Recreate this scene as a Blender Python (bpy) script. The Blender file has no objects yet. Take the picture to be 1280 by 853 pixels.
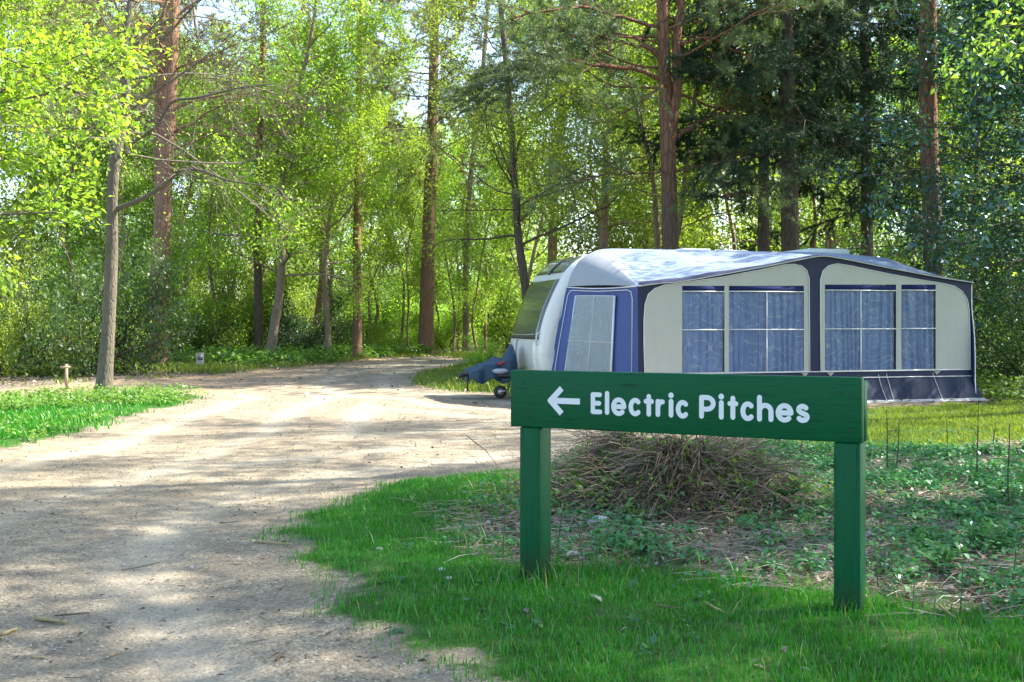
import bpy, bmesh, math, random
import numpy as np
from mathutils import Vector, Matrix

# ------------------------------------------------------------------ camera, sky, sun, exposure
SC = bpy.context.scene
COL = SC.collection
CAM_H = 1.35
F = 1400.0                       # focal length in the photograph's own pixels (1280 wide)
cd = bpy.data.cameras.new('camera')
cam = bpy.data.objects.new('camera', cd)
COL.objects.link(cam)
cam.location = (0, 0, CAM_H)
cam.rotation_euler = (math.radians(90), 0, 0)
cd.sensor_width = 36
cd.lens = F / 1280 * 36
cd.shift_y = -21.5 / 1280
cd.clip_end = 3000
SC.camera = cam

SUN_EL, SUN_AZ = math.radians(46), math.atan2(0.95, 0.265)      # azimuth from +Y towards +X
W = bpy.data.worlds.new('World')
SC.world = W
W.use_nodes = True
wn = W.node_tree
bg = wn.nodes['Background']
sky = wn.nodes.new('ShaderNodeTexSky')
sky.sky_type = 'NISHITA'
sky.sun_disc = False
sky.sun_elevation = SUN_EL
sky.sun_rotation = SUN_AZ
sky.air_density = 1.0
sky.dust_density = 1.5
sky.ozone_density = 1.0
wn.links.new(sky.outputs[0], bg.inputs[0])
bg.inputs[1].default_value = 0.15

S = Vector((math.cos(SUN_EL) * math.sin(SUN_AZ), math.cos(SUN_EL) * math.cos(SUN_AZ), math.sin(SUN_EL)))
sd_ = bpy.data.lights.new('sun', 'SUN')
sd_.energy = 5.0
sd_.angle = math.radians(0.6)
sd_.color = (1.0, 0.93, 0.80)
so = bpy.data.objects.new('sun', sd_)
COL.objects.link(so)
so.rotation_euler = S.to_track_quat('Z', 'Y').to_euler()
so.location = (20, 10, 30)

SC.view_settings.view_transform = 'Standard'
SC.view_settings.look = 'None'
SC.view_settings.exposure = 1.85
SC.view_settings.gamma = 1.0
SC.view_settings.use_curve_mapping = False
SC.render.engine = 'CYCLES'
cy = SC.cycles
cy.max_bounces = 7
cy.diffuse_bounces = 3
cy.glossy_bounces = 3
cy.transmission_bounces = 5
cy.transparent_max_bounces = 8
cy.use_denoising = True
cy.caustics_reflective = False
cy.caustics_refractive = False

RNG = np.random.default_rng(11)
random.seed(5)

# ------------------------------------------------------------------ helpers
def link(o, parent=None):
    COL.objects.link(o)
    if parent is not None:
        o.parent = parent
    return o

def tag(o, label=None, cat=None, group=None, kind=None):
    if label: o['label'] = label
    if cat: o['category'] = cat
    if group: o['group'] = group
    if kind: o['kind'] = kind
    return o

def empty(name, loc=(0, 0, 0), rz=0.0, label=None, cat=None, group=None):
    o = bpy.data.objects.new(name, None)
    o.empty_display_size = 0.3
    COL.objects.link(o)
    o.location = loc
    o.rotation_euler = (0, 0, rz)
    return tag(o, label, cat, group)

def copy_tree(o, parent=None):
    c = o.copy()
    COL.objects.link(c)
    c.parent = parent
    for ch in o.children:
        copy_tree(ch, c)
    return c

def np_mesh(name, V, Q=None, T=None, smooth=False, attrs=None, vattrs=None):
    """mesh from arrays: Q (n,4) quads and/or T (m,3) triangles"""
    me = bpy.data.meshes.new(name)
    V = np.asarray(V, dtype=np.float32).reshape(-1, 3)
    loops, starts, n = [], [], 0
    if Q is not None and len(Q):
        Q = np.asarray(Q, dtype=np.int32)
        loops.append(Q.ravel()); starts.append(np.arange(len(Q)) * 4); n = len(Q) * 4
    if T is not None and len(T):
        T = np.asarray(T, dtype=np.int32)
        loops.append(T.ravel()); starts.append(np.arange(len(T)) * 3 + n)
    loops = np.concatenate(loops).astype(np.int32)
    starts = np.concatenate(starts).astype(np.int32)
    me.vertices.add(len(V)); me.vertices.foreach_set('co', V.ravel())
    me.loops.add(len(loops)); me.loops.foreach_set('vertex_index', loops)
    me.polygons.add(len(starts)); me.polygons.foreach_set('loop_start', starts)
    me.update(calc_edges=True)
    if smooth:
        me.polygons.foreach_set('use_smooth', np.ones(len(starts), dtype=bool))
    for k, a in (attrs or {}).items():
        at = me.attributes.new(k, 'FLOAT', 'FACE'); at.data.foreach_set('value', np.asarray(a, dtype=np.float32))
    for k, a in (vattrs or {}).items():
        at = me.attributes.new(k, 'FLOAT', 'POINT'); at.data.foreach_set('value', np.asarray(a, dtype=np.float32))
    return me

def mobj(name, me, mat, parent=None):
    o = bpy.data.objects.new(name, me)
    if mat is not None and len(me.materials) == 0:
        me.materials.append(mat)
    return link(o, parent)

def bobj(name, bm, mat, parent=None, smooth=False, bevel=0.0, segs=2):
    if smooth:
        for f in bm.faces: f.smooth = True
    me = bpy.data.meshes.new(name)
    bmesh.ops.recalc_face_normals(bm, faces=bm.faces)
    bm.to_mesh(me); bm.free()
    o = mobj(name, me, mat, parent)
    if bevel:
        md = o.modifiers.new('bevel', 'BEVEL'); md.width = bevel; md.segments = segs; md.limit_method = 'ANGLE'
    return o

class Acc:
    def __init__(s): s.V = []; s.Q = []; s.T = []; s.n = 0
    def add(s, V, Q=None, T=None):
        V = np.asarray(V, float).reshape(-1, 3)
        if Q is not None and len(Q): s.Q.append(np.asarray(Q) + s.n)
        if T is not None and len(T): s.T.append(np.asarray(T) + s.n)
        s.V.append(V); s.n += len(V)
    def mesh(s, name, smooth=True, **k):
        return np_mesh(name, np.concatenate(s.V), np.concatenate(s.Q) if s.Q else None,
                       np.concatenate(s.T) if s.T else None, smooth, **k)
    def box(s, lo, hi, M=None):
        x0, y0, z0 = lo; x1, y1, z1 = hi
        V = np.array([(x0,y0,z0),(x1,y0,z0),(x1,y1,z0),(x0,y1,z0),(x0,y0,z1),(x1,y0,z1),(x1,y1,z1),(x0,y1,z1)], float)
        if M is not None: V = (np.c_[V, np.ones(8)] @ np.array(M).T)[:, :3]
        s.add(V, [(0,3,2,1),(4,5,6,7),(0,1,5,4),(1,2,6,5),(2,3,7,6),(3,0,4,7)])

def tube(acc, pts, rad, k=6, cap=False, rough=0.0, rng=None):
    P = np.asarray(pts, float); n = len(P)
    R = np.broadcast_to(np.asarray(rad, float), (n,))
    t = np.gradient(P, axis=0)
    t /= np.linalg.norm(t, axis=1, keepdims=True) + 1e-9
    m = np.abs(t.mean(axis=0)); ref = np.zeros(3); ref[int(np.argmin(m))] = 1
    a = np.cross(t, ref); a /= np.linalg.norm(a, axis=1, keepdims=True) + 1e-9
    b = np.cross(t, a)
    ang = np.arange(k) * 2 * math.pi / k
    rr = R[:, None, None] * np.ones((n, k, 1))
    if rough: rr = rr * (1 + rough * (rng.random((n, k, 1)) - .5))
    V = P[:, None, :] + rr * (np.cos(ang)[None, :, None] * a[:, None, :] + np.sin(ang)[None, :, None] * b[:, None, :])
    i = np.arange(n - 1)[:, None] * k; j = np.arange(k)[None, :]; j2 = (j + 1) % k
    Q = np.stack([i + j, i + j2, i + k + j2, i + k + j], axis=-1).reshape(-1, 4)
    V = V.reshape(-1, 3); T = None
    if cap:
        V = np.concatenate([V, P[:1], P[-1:]]); c0 = n * k; c1 = c0 + 1; jj = np.arange(k)
        T = np.concatenate([np.stack([np.full(k, c0), (jj + 1) % k, jj], 1),
                            np.stack([np.full(k, c1), (n - 1) * k + jj, (n - 1) * k + (jj + 1) % k], 1)])
    acc.add(V, Q, T)

# value noise on arrays
_tab = np.random.default_rng(3).random((256, 256))
def vnoise(x, y):
    xi = np.floor(x).astype(int); yi = np.floor(y).astype(int)
    fx = x - xi; fy = y - yi; fx = fx * fx * (3 - 2 * fx); fy = fy * fy * (3 - 2 * fy)
    g = lambda a, b: _tab[a & 255, b & 255]
    return (g(xi, yi) * (1 - fx) + g(xi + 1, yi) * fx) * (1 - fy) + (g(xi, yi + 1) * (1 - fx) + g(xi + 1, yi + 1) * fx) * fy
def fbm(x, y, o=4):
    r = 0; a = .5; s = 0
    for k in range(o):
        r = r + a * vnoise(x * 2 ** k + 17.3 * k, y * 2 ** k + 5.1 * k); s += a; a *= .5
    return r / s

def ground_at(px, py):           # where a pixel of the photograph meets level ground
    Y = CAM_H * F / (py - 405.0)
    return ((px - 640) / F * Y, Y)

def gz(x, y):
    x = np.asarray(x, float); y = np.asarray(y, float)
    z = (fbm(x * .45 + 40, y * .45 + 9, 3) - .5) * .08
    z = z - .07 * np.clip((y - 12) / 8, 0, 1)
    return z + (fbm(x * 3.1 + 7, y * 3.1, 3) - .5) * .022
def gzf(x, y): return float(gz(np.array([x]), np.array([y]))[0])

# ------------------------------------------------------------------ materials
def new_mat(name):
    m = bpy.data.materials.new(name); m.use_nodes = True
    nt = m.node_tree; nt.nodes.clear()
    out = nt.nodes.new('ShaderNodeOutputMaterial')
    return m, nt, out
def N(nt, t, **k):
    n = nt.nodes.new(t)
    for a, v in k.items():
        if a.startswith('i_'):
            n.inputs[a[2:].replace('_', ' ')].default_value = v
        else: setattr(n, a, v)
    return n
def ramp(nt, fac, stops, interp='LINEAR'):
    r = nt.nodes.new('ShaderNodeValToRGB'); r.color_ramp.interpolation = interp
    el = r.color_ramp.elements
    while len(el) < len(stops): el.new(0.5)
    for e, (p, c) in zip(el, stops):
        e.position = p; e.color = (c[0], c[1], c[2], 1) if len(c) == 3 else c
    nt.links.new(fac, r.inputs[0]); return r.outputs[0]
def mixc(nt, f, a, b, mode='MIX'):
    m = nt.nodes.new('ShaderNodeMix'); m.data_type = 'RGBA'; m.blend_type = mode
    for s, v in ((m.inputs[0], f), (m.inputs[6], a), (m.inputs[7], b)):
        if hasattr(v, 'is_linked') or isinstance(v, bpy.types.NodeSocket): nt.links.new(v, s)
        elif isinstance(v, (int, float)): s.default_value = v
        else: s.default_value = (v[0], v[1], v[2], 1)
    return m.outputs[2]
def mth(nt, op, a, b=None, clamp=False):
    m = nt.nodes.new('ShaderNodeMath'); m.operation = op; m.use_clamp = clamp
    for s, v in zip(m.inputs, (a, b)):
        if v is None: continue
        if isinstance(v, bpy.types.NodeSocket): nt.links.new(v, s)
        else: s.default_value = v
    return m.outputs[0]
def noise(nt, vec, scale, detail=4, rough=.55, out='Fac'):
    n = nt.nodes.new('ShaderNodeTexNoise'); n.inputs['Scale'].default_value = scale
    n.inputs['Detail'].default_value = detail; n.inputs['Roughness'].default_value = rough
    if vec is not None: nt.links.new(vec, n.inputs['Vector'])
    return n.outputs[out]
def coords(nt, which='Object', scale=None):
    tc = nt.nodes.new('ShaderNodeTexCoord'); o = tc.outputs[which]
    if scale:
        mp = nt.nodes.new('ShaderNodeMapping'); mp.inputs['Scale'].default_value = scale
        nt.links.new(o, mp.inputs[0]); o = mp.outputs[0]
    return o
def bump(nt, h, strength=.5, dist=.01):
    b = nt.nodes.new('ShaderNodeBump'); b.inputs['Strength'].default_value = strength
    b.inputs['Distance'].default_value = dist; nt.links.new(h, b.inputs['Height']); return b.outputs[0]
def attr(nt, name):
    a = nt.nodes.new('ShaderNodeAttribute'); a.attribute_name = name; return a.outputs['Fac']

def plain(name, col, rough=.5, metal=0.0, spec=.5, vary=.12, scale=6.0, bmp=0.0, coat=0.0, dirt=None):
    m, nt, out = new_mat(name)
    p = nt.nodes.new('ShaderNodeBsdfPrincipled')
    v = coords(nt)
    n = noise(nt, v, scale, 5)
    c = mixc(nt, n, [x * (1 - vary) for x in col], [min(1, x * (1 + vary)) for x in col])
    if dirt:
        d = noise(nt, v, scale * .7, 6, .7)
        c = mixc(nt, ramp(nt, d, [(.52, (0, 0, 0)), (.75, (1, 1, 1))]), c, dirt)
    nt.links.new(c, p.inputs['Base Color'])
    p.inputs['Roughness'].default_value = rough; p.inputs['Metallic'].default_value = metal
    p.inputs['Specular IOR Level'].default_value = spec
    p.inputs['Coat Weight'].default_value = coat; p.inputs['Coat Roughness'].default_value = .08
    if bmp: nt.links.new(bump(nt, noise(nt, v, scale * 8, 4), bmp, .004), p.inputs['Normal'])
    nt.links.new(p.outputs[0], out.inputs[0])
    return m

def leaf_mat(name, a, b, trans, tcol=1.6, gloss=.04, grough=.5, gcol=(.8, .85, .9)):
    """thin leaf: reflects and lets light through; colour differs from leaf to leaf and spray to spray"""
    m, nt, out = new_mat(name)
    r = attr(nt, 'rnd'); cl = attr(nt, 'clump')
    f = mth(nt, 'ADD', mth(nt, 'MULTIPLY', r, .5), mth(nt, 'MULTIPLY', cl, .5), True)
    c = mixc(nt, f, a, b)
    oi = nt.nodes.new('ShaderNodeObjectInfo')
    hs = nt.nodes.new('ShaderNodeHueSaturation')
    nt.links.new(c, hs.inputs['Color'])
    nt.links.new(mth(nt, 'ADD', mth(nt, 'MULTIPLY', oi.outputs['Random'], .5), .75), hs.inputs['Value'])
    nt.links.new(mth(nt, 'ADD', mth(nt, 'MULTIPLY', oi.outputs['Random'], .03), .487), hs.inputs['Hue'])
    c = hs.outputs[0]
    d = nt.nodes.new('ShaderNodeBsdfDiffuse'); t = nt.nodes.new('ShaderNodeBsdfTranslucent')
    g = nt.nodes.new('ShaderNodeBsdfGlossy'); g.inputs['Roughness'].default_value = grough; g.inputs[0].default_value = (*gcol, 1)
    nt.links.new(c, d.inputs[0])
    tc = mixc(nt, 1.0, c, (tcol * 1.05, tcol, tcol * .55), 'MULTIPLY')
    nt.links.new(tc, t.inputs[0])
    s = nt.nodes.new('ShaderNodeMixShader'); s.inputs[0].default_value = trans
    nt.links.new(d.outputs[0], s.inputs[1]); nt.links.new(t.outputs[0], s.inputs[2])
    s2 = nt.nodes.new('ShaderNodeMixShader'); s2.inputs[0].default_value = gloss
    nt.links.new(s.outputs[0], s2.inputs[1]); nt.links.new(g.outputs[0], s2.inputs[2])
    nt.links.new(s2.outputs[0], out.inputs[0])
    return m

def bark_mat(name, low, high, z0=6, z1=12, scale=9, deep=.6, moss=0.0):
    m, nt, out = new_mat(name)
    p = nt.nodes.new('ShaderNodeBsdfPrincipled')
    v = coords(nt, 'Object', (1, 1, .22))
    sx = nt.nodes.new('ShaderNodeSeparateXYZ'); nt.links.new(coords(nt), sx.inputs[0])
    h = mth(nt, 'DIVIDE', mth(nt, 'SUBTRACT', sx.outputs[2], z0), z1 - z0, True)
    n1 = noise(nt, v, scale, 6, .7); n2 = noise(nt, coords(nt), 3.0, 4)
    base = mixc(nt, h, low, high)
    vo = nt.nodes.new('ShaderNodeTexVoronoi'); vo.feature = 'DISTANCE_TO_EDGE'; vo.inputs['Scale'].default_value = scale * 1.3
    nt.links.new(v, vo.inputs['Vector'])
    crack = ramp(nt, vo.outputs['Distance'], [(0, (.08,) * 3), (.14, (1, 1, 1))])
    c = mixc(nt, crack, [x * .55 for x in low], base)
    c = mixc(nt, mth(nt, 'MULTIPLY', n1, .8), c, [min(1, x * 1.9) for x in low])
    if moss:
        mf = ramp(nt, n2, [(.5, (0, 0, 0)), (.7, (moss,) * 3)])
        c = mixc(nt, mf, c, (.07, .09, .03))
    nt.links.new(c, p.inputs['Base Color']); p.inputs['Roughness'].default_value = .9
    p.inputs['Specular IOR Level'].default_value = .2
    hh = mth(nt, 'ADD', mth(nt, 'MULTIPLY', crack, .5), n1)
    nt.links.new(bump(nt, hh, min(1, deep * 1.6), .05), p.inputs['Normal'])
    nt.links.new(p.outputs[0], out.inputs[0])
    return m

M = {}
M['bark_pine'] = bark_mat('bark_pine', (.20, .118, .08), (.34, .17, .09), 7, 14)
M['bark_pine_red'] = bark_mat('bark_pine_red', (.10, .072, .055), (.31, .115, .055), 4, 7.5, 7)
M['bark_grey'] = bark_mat('bark_grey', (.115, .10, .08), (.12, .105, .085), 3, 9, 14, .3, .35)
M['bark_dark'] = bark_mat('bark_dark', (.085, .07, .055), (.13, .10, .08), 3, 12, 8, .6, .2)
M['bark_birch'] = bark_mat('bark_birch', (.20, .15, .11), (.24, .19, .15), 2, 8, 12, .35, .25)
M['leaf_spring'] = leaf_mat('leaf_spring', (.15, .31, .03), (.31, .45, .05), .52, 1.8)
M['leaf_birch'] = leaf_mat('leaf_birch', (.13, .25, .03), (.30, .41, .06), .52, 1.8)
M['leaf_mid'] = leaf_mat('leaf_mid', (.09, .19, .03), (.22, .32, .05), .52, 1.8)
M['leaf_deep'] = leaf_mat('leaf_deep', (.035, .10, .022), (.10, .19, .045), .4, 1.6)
M['leaf_holly'] = leaf_mat('leaf_holly', (.018, .06, .018), (.055, .13, .035), .25, 1.5, .10, .34, (.45, .66, 1.0))  # blue gloss colour paints in the sky's glint on the leaves
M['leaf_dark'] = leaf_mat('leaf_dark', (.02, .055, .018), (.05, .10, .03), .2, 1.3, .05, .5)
M['needle_pine'] = leaf_mat('needle_pine', (.14, .16, .08), (.28, .27, .16), .3, 1.3)
M['needle_green'] = leaf_mat('needle_green', (.08, .14, .055), (.17, .22, .09), .3, 1.3)
M['needle_spruce'] = leaf_mat('needle_spruce', (.018, .045, .02), (.04, .085, .03), .15, 1.2)
M['needle_dead'] = leaf_mat('needle_dead', (.26, .17, .08), (.42, .28, .14), .2, 1.2)
M['ivy'] = leaf_mat('ivy', (.02, .06, .015), (.05, .11, .02), .2, 1.3, .1, .35)

# ------------------------------------------------------------------ foliage arrays
def leaves(P, D, size, rng, flat=.5, clump=None, ar=.55):
    """P (n,3) leaf bases, D (n,3) pointing directions -> rhombus leaves"""
    n = len(P)
    D = D + rng.normal(0, .55, (n, 3)); D /= np.linalg.norm(D, axis=1, keepdims=True) + 1e-9
    up = rng.normal(0, 1, (n, 3)) * (1 - flat); up[:, 2] += flat * 1.6
    s = np.cross(D, up); s /= np.linalg.norm(s, axis=1, keepdims=True) + 1e-9
    nn = np.cross(s, D)
    L = size * (.5 + .9 * rng.random((n, 1)))
    Wd = L * ar * .5
    mid = P + D * L * .45 + nn * L * .06
    V = np.stack([P, mid - s * Wd, P + D * L - nn * L * .12, mid + s * Wd], axis=1).reshape(-1, 3)
    Q = np.arange(4 * n).reshape(n, 4)
    return V, Q

def needles(P, D, length, width, per, rng, spread=.9):
    n = len(P)
    P = np.repeat(P, per, 0); D = np.repeat(D, per, 0); m = len(P)
    d = D + rng.normal(0, spread, (m, 3)); d /= np.linalg.norm(d, axis=1, keepdims=True) + 1e-9
    s = np.cross(d, rng.normal(0, 1, (m, 3))); s /= np.linalg.norm(s, axis=1, keepdims=True) + 1e-9
    L = length * (.6 + .6 * rng.random((m, 1)))
    V = np.stack([P - s * width / 2, P + s * width / 2, P + d * L], axis=1).reshape(-1, 3)
    return V, np.arange(3 * m).reshape(m, 3)

def unit(v):
    v = np.asarray(v, float); return v / (np.linalg.norm(v) + 1e-9)

def bend(start, d, L, n, wob, grav, rng):
    pts = [np.array(start, float)]; d = unit(d)
    for i in range(n):
        d = unit(d + rng.normal(0, wob, 3) + np.array([0, 0, grav]))
        pts.append(pts[-1] + d * L / n)
    return np.array(pts)

def path_at(path, t):
    i = t * (len(path) - 1); k = min(int(i), len(path) - 2); f = i - k
    return path[k] * (1 - f) + path[k + 1] * f, unit(path[k + 1] - path[k])

def grow(rng, path, r0, r1, lo=.4, hi=.98, limbs=22, length=lambda t: 3, elev=lambda t: .5, subs=6, twigs=4,
         wob=.16, grav=.03, sub_len=.45, twig_len=.4, k=10, limb_r=.4, azs=None, flare=True, twig_tubes=True,
         sub_grav=0.0, rough=.08):
    """skeleton: returns (wood Acc, twig list [(p0,p1)])"""
    A = Acc(); path = np.asarray(path, float); n = len(path)
    # densify the trunk
    ts = np.linspace(0, 1, max(14, n * 3)); P = np.array([path_at(path, t)[0] for t in ts])
    P[1:-1] = (P[:-2] + 2 * P[1:-1] + P[2:]) / 4
    R = r0 + (r1 - r0) * ts
    if flare:
        hgt = P[:, 2] - P[0, 2]
        R = R * (1 + .45 * np.exp(-hgt / .35))
    tube(A, P, R, k, rough=rough, rng=rng)
    tw = []
    for i in range(limbs):
        t = lo + (hi - lo) * (i + rng.random()) / limbs
        p, td = path_at(P, t); tn = (t - lo) / (hi - lo)
        az = (i * 2.4 + rng.normal(0, .5)) if azs is None else azs(i, rng)
        el = elev(tn) + rng.normal(0, .12)
        d = np.array([math.cos(az) * math.cos(el), math.sin(az) * math.cos(el), math.sin(el)])
        L = length(tn) * (.7 + .6 * rng.random())
        rl = max(.012, (r0 + (r1 - r0) * t) * limb_r * (.6 + .5 * rng.random()))
        lp = bend(p, d, L, 6, wob, grav, rng)
        tube(A, lp, np.linspace(rl, .012, 7), 5)
        for j in range(subs):
            u = .25 + .75 * (j + rng.random()) / subs
            q, ld = path_at(lp, min(u, .99))
            sd = unit(ld + unit(rng.normal(0, 1, 3) * np.array([1, 1, .55])) * .9)
            sl = L * sub_len * (1.15 - .6 * u) * (.7 + .6 * rng.random())
            sp = bend(q, sd, sl, 3, wob * 1.2, grav + sub_grav, rng)
            tube(A, sp, np.linspace(max(.006, rl * .35 * (1.1 - u * .6)), .005, 4), 3)
            for w in range(twigs):
                v = .3 + .7 * (w + rng.random()) / twigs
                a, sdir = path_at(sp, min(v, .99))
                tdir = unit(sdir + rng.normal(0, .7, 3) + np.array([0, 0, sub_grav * 3]))
                b = a + tdir * twig_len * (.6 + .8 * rng.random())
                tw.append((a, b))
                if twig_tubes: tube(A, np.array([a, b]), [.005, .003], 3)
        tw.append((lp[-2], lp[-1] + (lp[-1] - lp[-2]) * .4))
    return A, tw

def twig_leaves(tw, per, size, spread, rng, flat=.5, ar=.55):
    a = np.array([t[0] for t in tw]); b = np.array([t[1] for t in tw]); n = len(a)
    u = rng.random((n, per, 1)) * 1.1
    P = a[:, None] + (b - a)[:, None] * u + rng.normal(0, spread, (n, per, 3))
    D = np.broadcast_to((b - a)[:, None], P.shape).reshape(-1, 3)
    D = D / (np.linalg.norm(D, axis=1, keepdims=True) + 1e-9)
    cl = np.repeat(rng.random(n), per)
    P = P.reshape(-1, 3)
    V, Q = leaves(P, D, size, rng, flat, ar=ar)
    return V, Q, rng.random(len(Q)), cl

def crown_mesh(name, tw, per, size, spread, rng, flat=.5, ar=.55):
    V, Q, r, c = twig_leaves(tw, per, size, spread, rng, flat, ar)
    return np_mesh(name, V, Q=Q, attrs={'rnd': r, 'clump': c})

def needle_mesh(name, tw, pts, length, width, per, rng, spread=.9):
    a = np.array([t[0] for t in tw]); b = np.array([t[1] for t in tw]); n = len(a)
    u = (np.arange(pts) + .5)[None, :, None] / pts * 1.05 + rng.normal(0, .04, (n, pts, 1))
    P = (a[:, None] + (b - a)[:, None] * u).reshape(-1, 3)
    D = np.repeat(b - a, pts, 0); D = D / (np.linalg.norm(D, axis=1, keepdims=True) + 1e-9)
    V, T = needles(P, D, length, width, per, rng, spread)
    return np_mesh(name, V, T=T, attrs={'rnd': rng.random(len(T)), 'clump': np.repeat(rng.random(n), pts * per)})

def vpath(H, lean=(0, 0), wob=.2, n=6, rng=RNG):
    zs = np.linspace(0, H, n); o = np.zeros((n, 2))
    for i in range(1, n): o[i] = o[i - 1] + rng.normal(0, wob, 2) * H / 15 + np.array(lean) * H / (n - 1)
    return np.c_[o, zs]

# ------------------------------------------------------------------ ground: gravel road, grass, woodland litter
def poly(pts): return np.array([ground_at(*p) if len(p) == 2 else (p[0], p[1]) for p in pts])
ROAD = poly([(1000, 1100), (740, 880), (640, 846), (575, 812), (530, 785), (480, 757), (440, 732), (405, 712), (388, 690), (386, 668),
             (398, 645), (430, 622), (480, 606), (540, 597), (640, 585), (720, 575), (780, 562), (860, 553), (925, 537), (935, 512),
             (800, 503), (690, 494), (620, 485), (560, 483.5), (527, 476), (522, 468), (545, 460), (578, 454), (606, 449.5),
             (600, 446), (540, 444), (470, 444.5), (450, 447), (400, 452), (350, 457.5), (300, 462), (200, 468), (100, 474),
             (0, 482), (-200, 494), (-200, 506), (0, 497), (100, 491), (190, 488), (247, 489.5), (252, 491.5), (225, 498), (190, 508),
             (140, 522), (80, 541), (30, 553), (-60, 572), (-300, 620), (-900, 760), (-1500, 1100)])
LITTER = poly([(690, 590), (720, 555), (800, 545), (960, 545), (1000, 562), (1120, 562), (1200, 560), (1290, 548), (1500, 548), (1700, 700),
               (1500, 800), (1280, 780), (1180, 765), (1080, 745), (960, 735), (860, 712), (780, 700), (700, 705), (640, 700), (580, 670), (590, 640), (650, 615)])
LAWN = poly([(935, 560), (938, 512), (1085, 507), (1240, 500), (1290, 484), (1420, 476), (1700, 500), (1700, 545), (1290, 552), (1120, 570), (1000, 570)])
ISLAND = poly([(-200, 506), (0, 497), (100, 491), (190, 488), (247, 489.5), (252, 491.5), (225, 498), (190, 508), (140, 522), (80, 541), (30, 553), (-60, 572), (-300, 620)])
HITCHGRASS = poly([(640, 487), (600, 485), (560, 484), (527, 477), (522, 468), (545, 460), (578, 455), (640, 456), (700, 462)])
BARE = poly([(590, 640), (640, 622), (690, 640), (690, 700), (640, 700), (590, 670)])

def sdist(x, y, P):
    """signed distance to polygon, positive inside"""
    x = np.asarray(x, float).ravel(); y = np.asarray(y, float).ravel()
    d = np.full(x.shape, 1e9); ins = np.zeros(x.shape, bool)
    for (ax, ay), (bx, by) in zip(P, np.roll(P, -1, 0)):
        ex, ey = bx - ax, by - ay
        t = np.clip(((x - ax) * ex + (y - ay) * ey) / (ex * ex + ey * ey + 1e-12), 0, 1)
        d = np.minimum(d, (x - ax - t * ex) ** 2 + (y - ay - t * ey) ** 2)
        if ay != by:
            c = (ay > y) != (by > y)
            ins ^= c & (x < ex * (y - ay) / ey + ax)
    return np.where(ins, 1, -1) * np.sqrt(d)

def wide(x, y): return (fbm(x * 1.3, y * 1.3, 5) - .5) + .6 * (fbm(x * 4.5 + 8, y * 4.5, 4) - .5)
def m_road(x, y): return np.clip(.5 + (sdist(x, y, ROAD) + wide(x, y) * .75) / .45, 0, 1)
def m_lit(x, y): return np.clip(.5 + (sdist(x, y, LITTER) + wide(x + 9, y) * .8) / .5, 0, 1)
def m_poly(x, y, P, s=.4): return np.clip(.5 + (sdist(x, y, P) + wide(x + 3, y + 5) * .5) / s, 0, 1)

gx = np.concatenate([[-600, -200, -90, -50, -34, -27, -22, -19], np.arange(-16, 12.01, .09), [13, 15, 18, 22, 30, 45, 90, 200, 600]])
gy = [3.0]
while gy[-1] < 62: gy.append(gy[-1] + max(.05, gy[-1] * .0125))
gy = np.concatenate([[-300, -80, -30, -12, -5, -1, 1, 2, 2.6], gy, [68, 78, 95, 130, 220, 600]])
GX, GY = np.meshgrid(gx, gy)
X, Y = GX.ravel(), GY.ravel()
rd = m_road(X, Y)
# the track is worn a little lower than the verges; two shallow ruts
Zg = gz(X, Y) - .035 * np.clip(rd, 0, 1) + .012 * (fbm(X * 6, Y * 6, 3) - .5)
LAW = m_poly(X, Y, LAWN); ISL = m_poly(X, Y, ISLAND); LIT = m_lit(X, Y)
near = ((Y < 12) & (X > -4)).astype(float) * (1 - rd)
GR = np.clip(np.maximum.reduce([LAW, ISL, m_poly(X, Y, HITCHGRASS), near * (1 - LIT)]), 0, 1) * (1 - .8 * m_poly(X, Y, BARE))
GR = GR * np.where(Y < 12, .72 + .28 * np.clip((fbm(X * 1.6 + 31, Y * 1.6 + 7, 4) - .30) / .10, 0, 1), 1)
PATHB = np.clip((-X - 4) / 3, 0, 1) * np.clip((Y - 21) / 3, 0, 1)       # browner, leafier track at the far left
SDR = sdist(X, Y, ROAD) + .25 * wide(X * .5, Y * .5)
RUT = sum(np.exp(-((SDR - c_) / .22) ** 2) for c_ in (.95, 2.35, 3.5, 4.9)) * (.35 + .9 * fbm(X * .7, Y * .7, 3))
Zg = Zg - .012 * RUT
nx, ny = len(gx), len(gy)
ii = (np.arange(ny - 1)[:, None] * nx + np.arange(nx - 1)[None, :]).ravel()
CELL = np.stack([ii, ii + 1, ii + nx + 1, ii + nx], 1)
is_road = rd[CELL].mean(1) > .5
Vg = np.c_[X, Y, Zg]

def sub_mesh(name, sel):
    q = CELL[sel]; used, inv = np.unique(q.ravel(), return_inverse=True)
    return np_mesh(name, Vg[used], Q=inv.reshape(-1, 4), smooth=True,
                   vattrs={'road': rd[used], 'grass': GR[used], 'litter': LIT[used], 'brown': PATHB[used], 'rut': RUT[used]})

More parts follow.
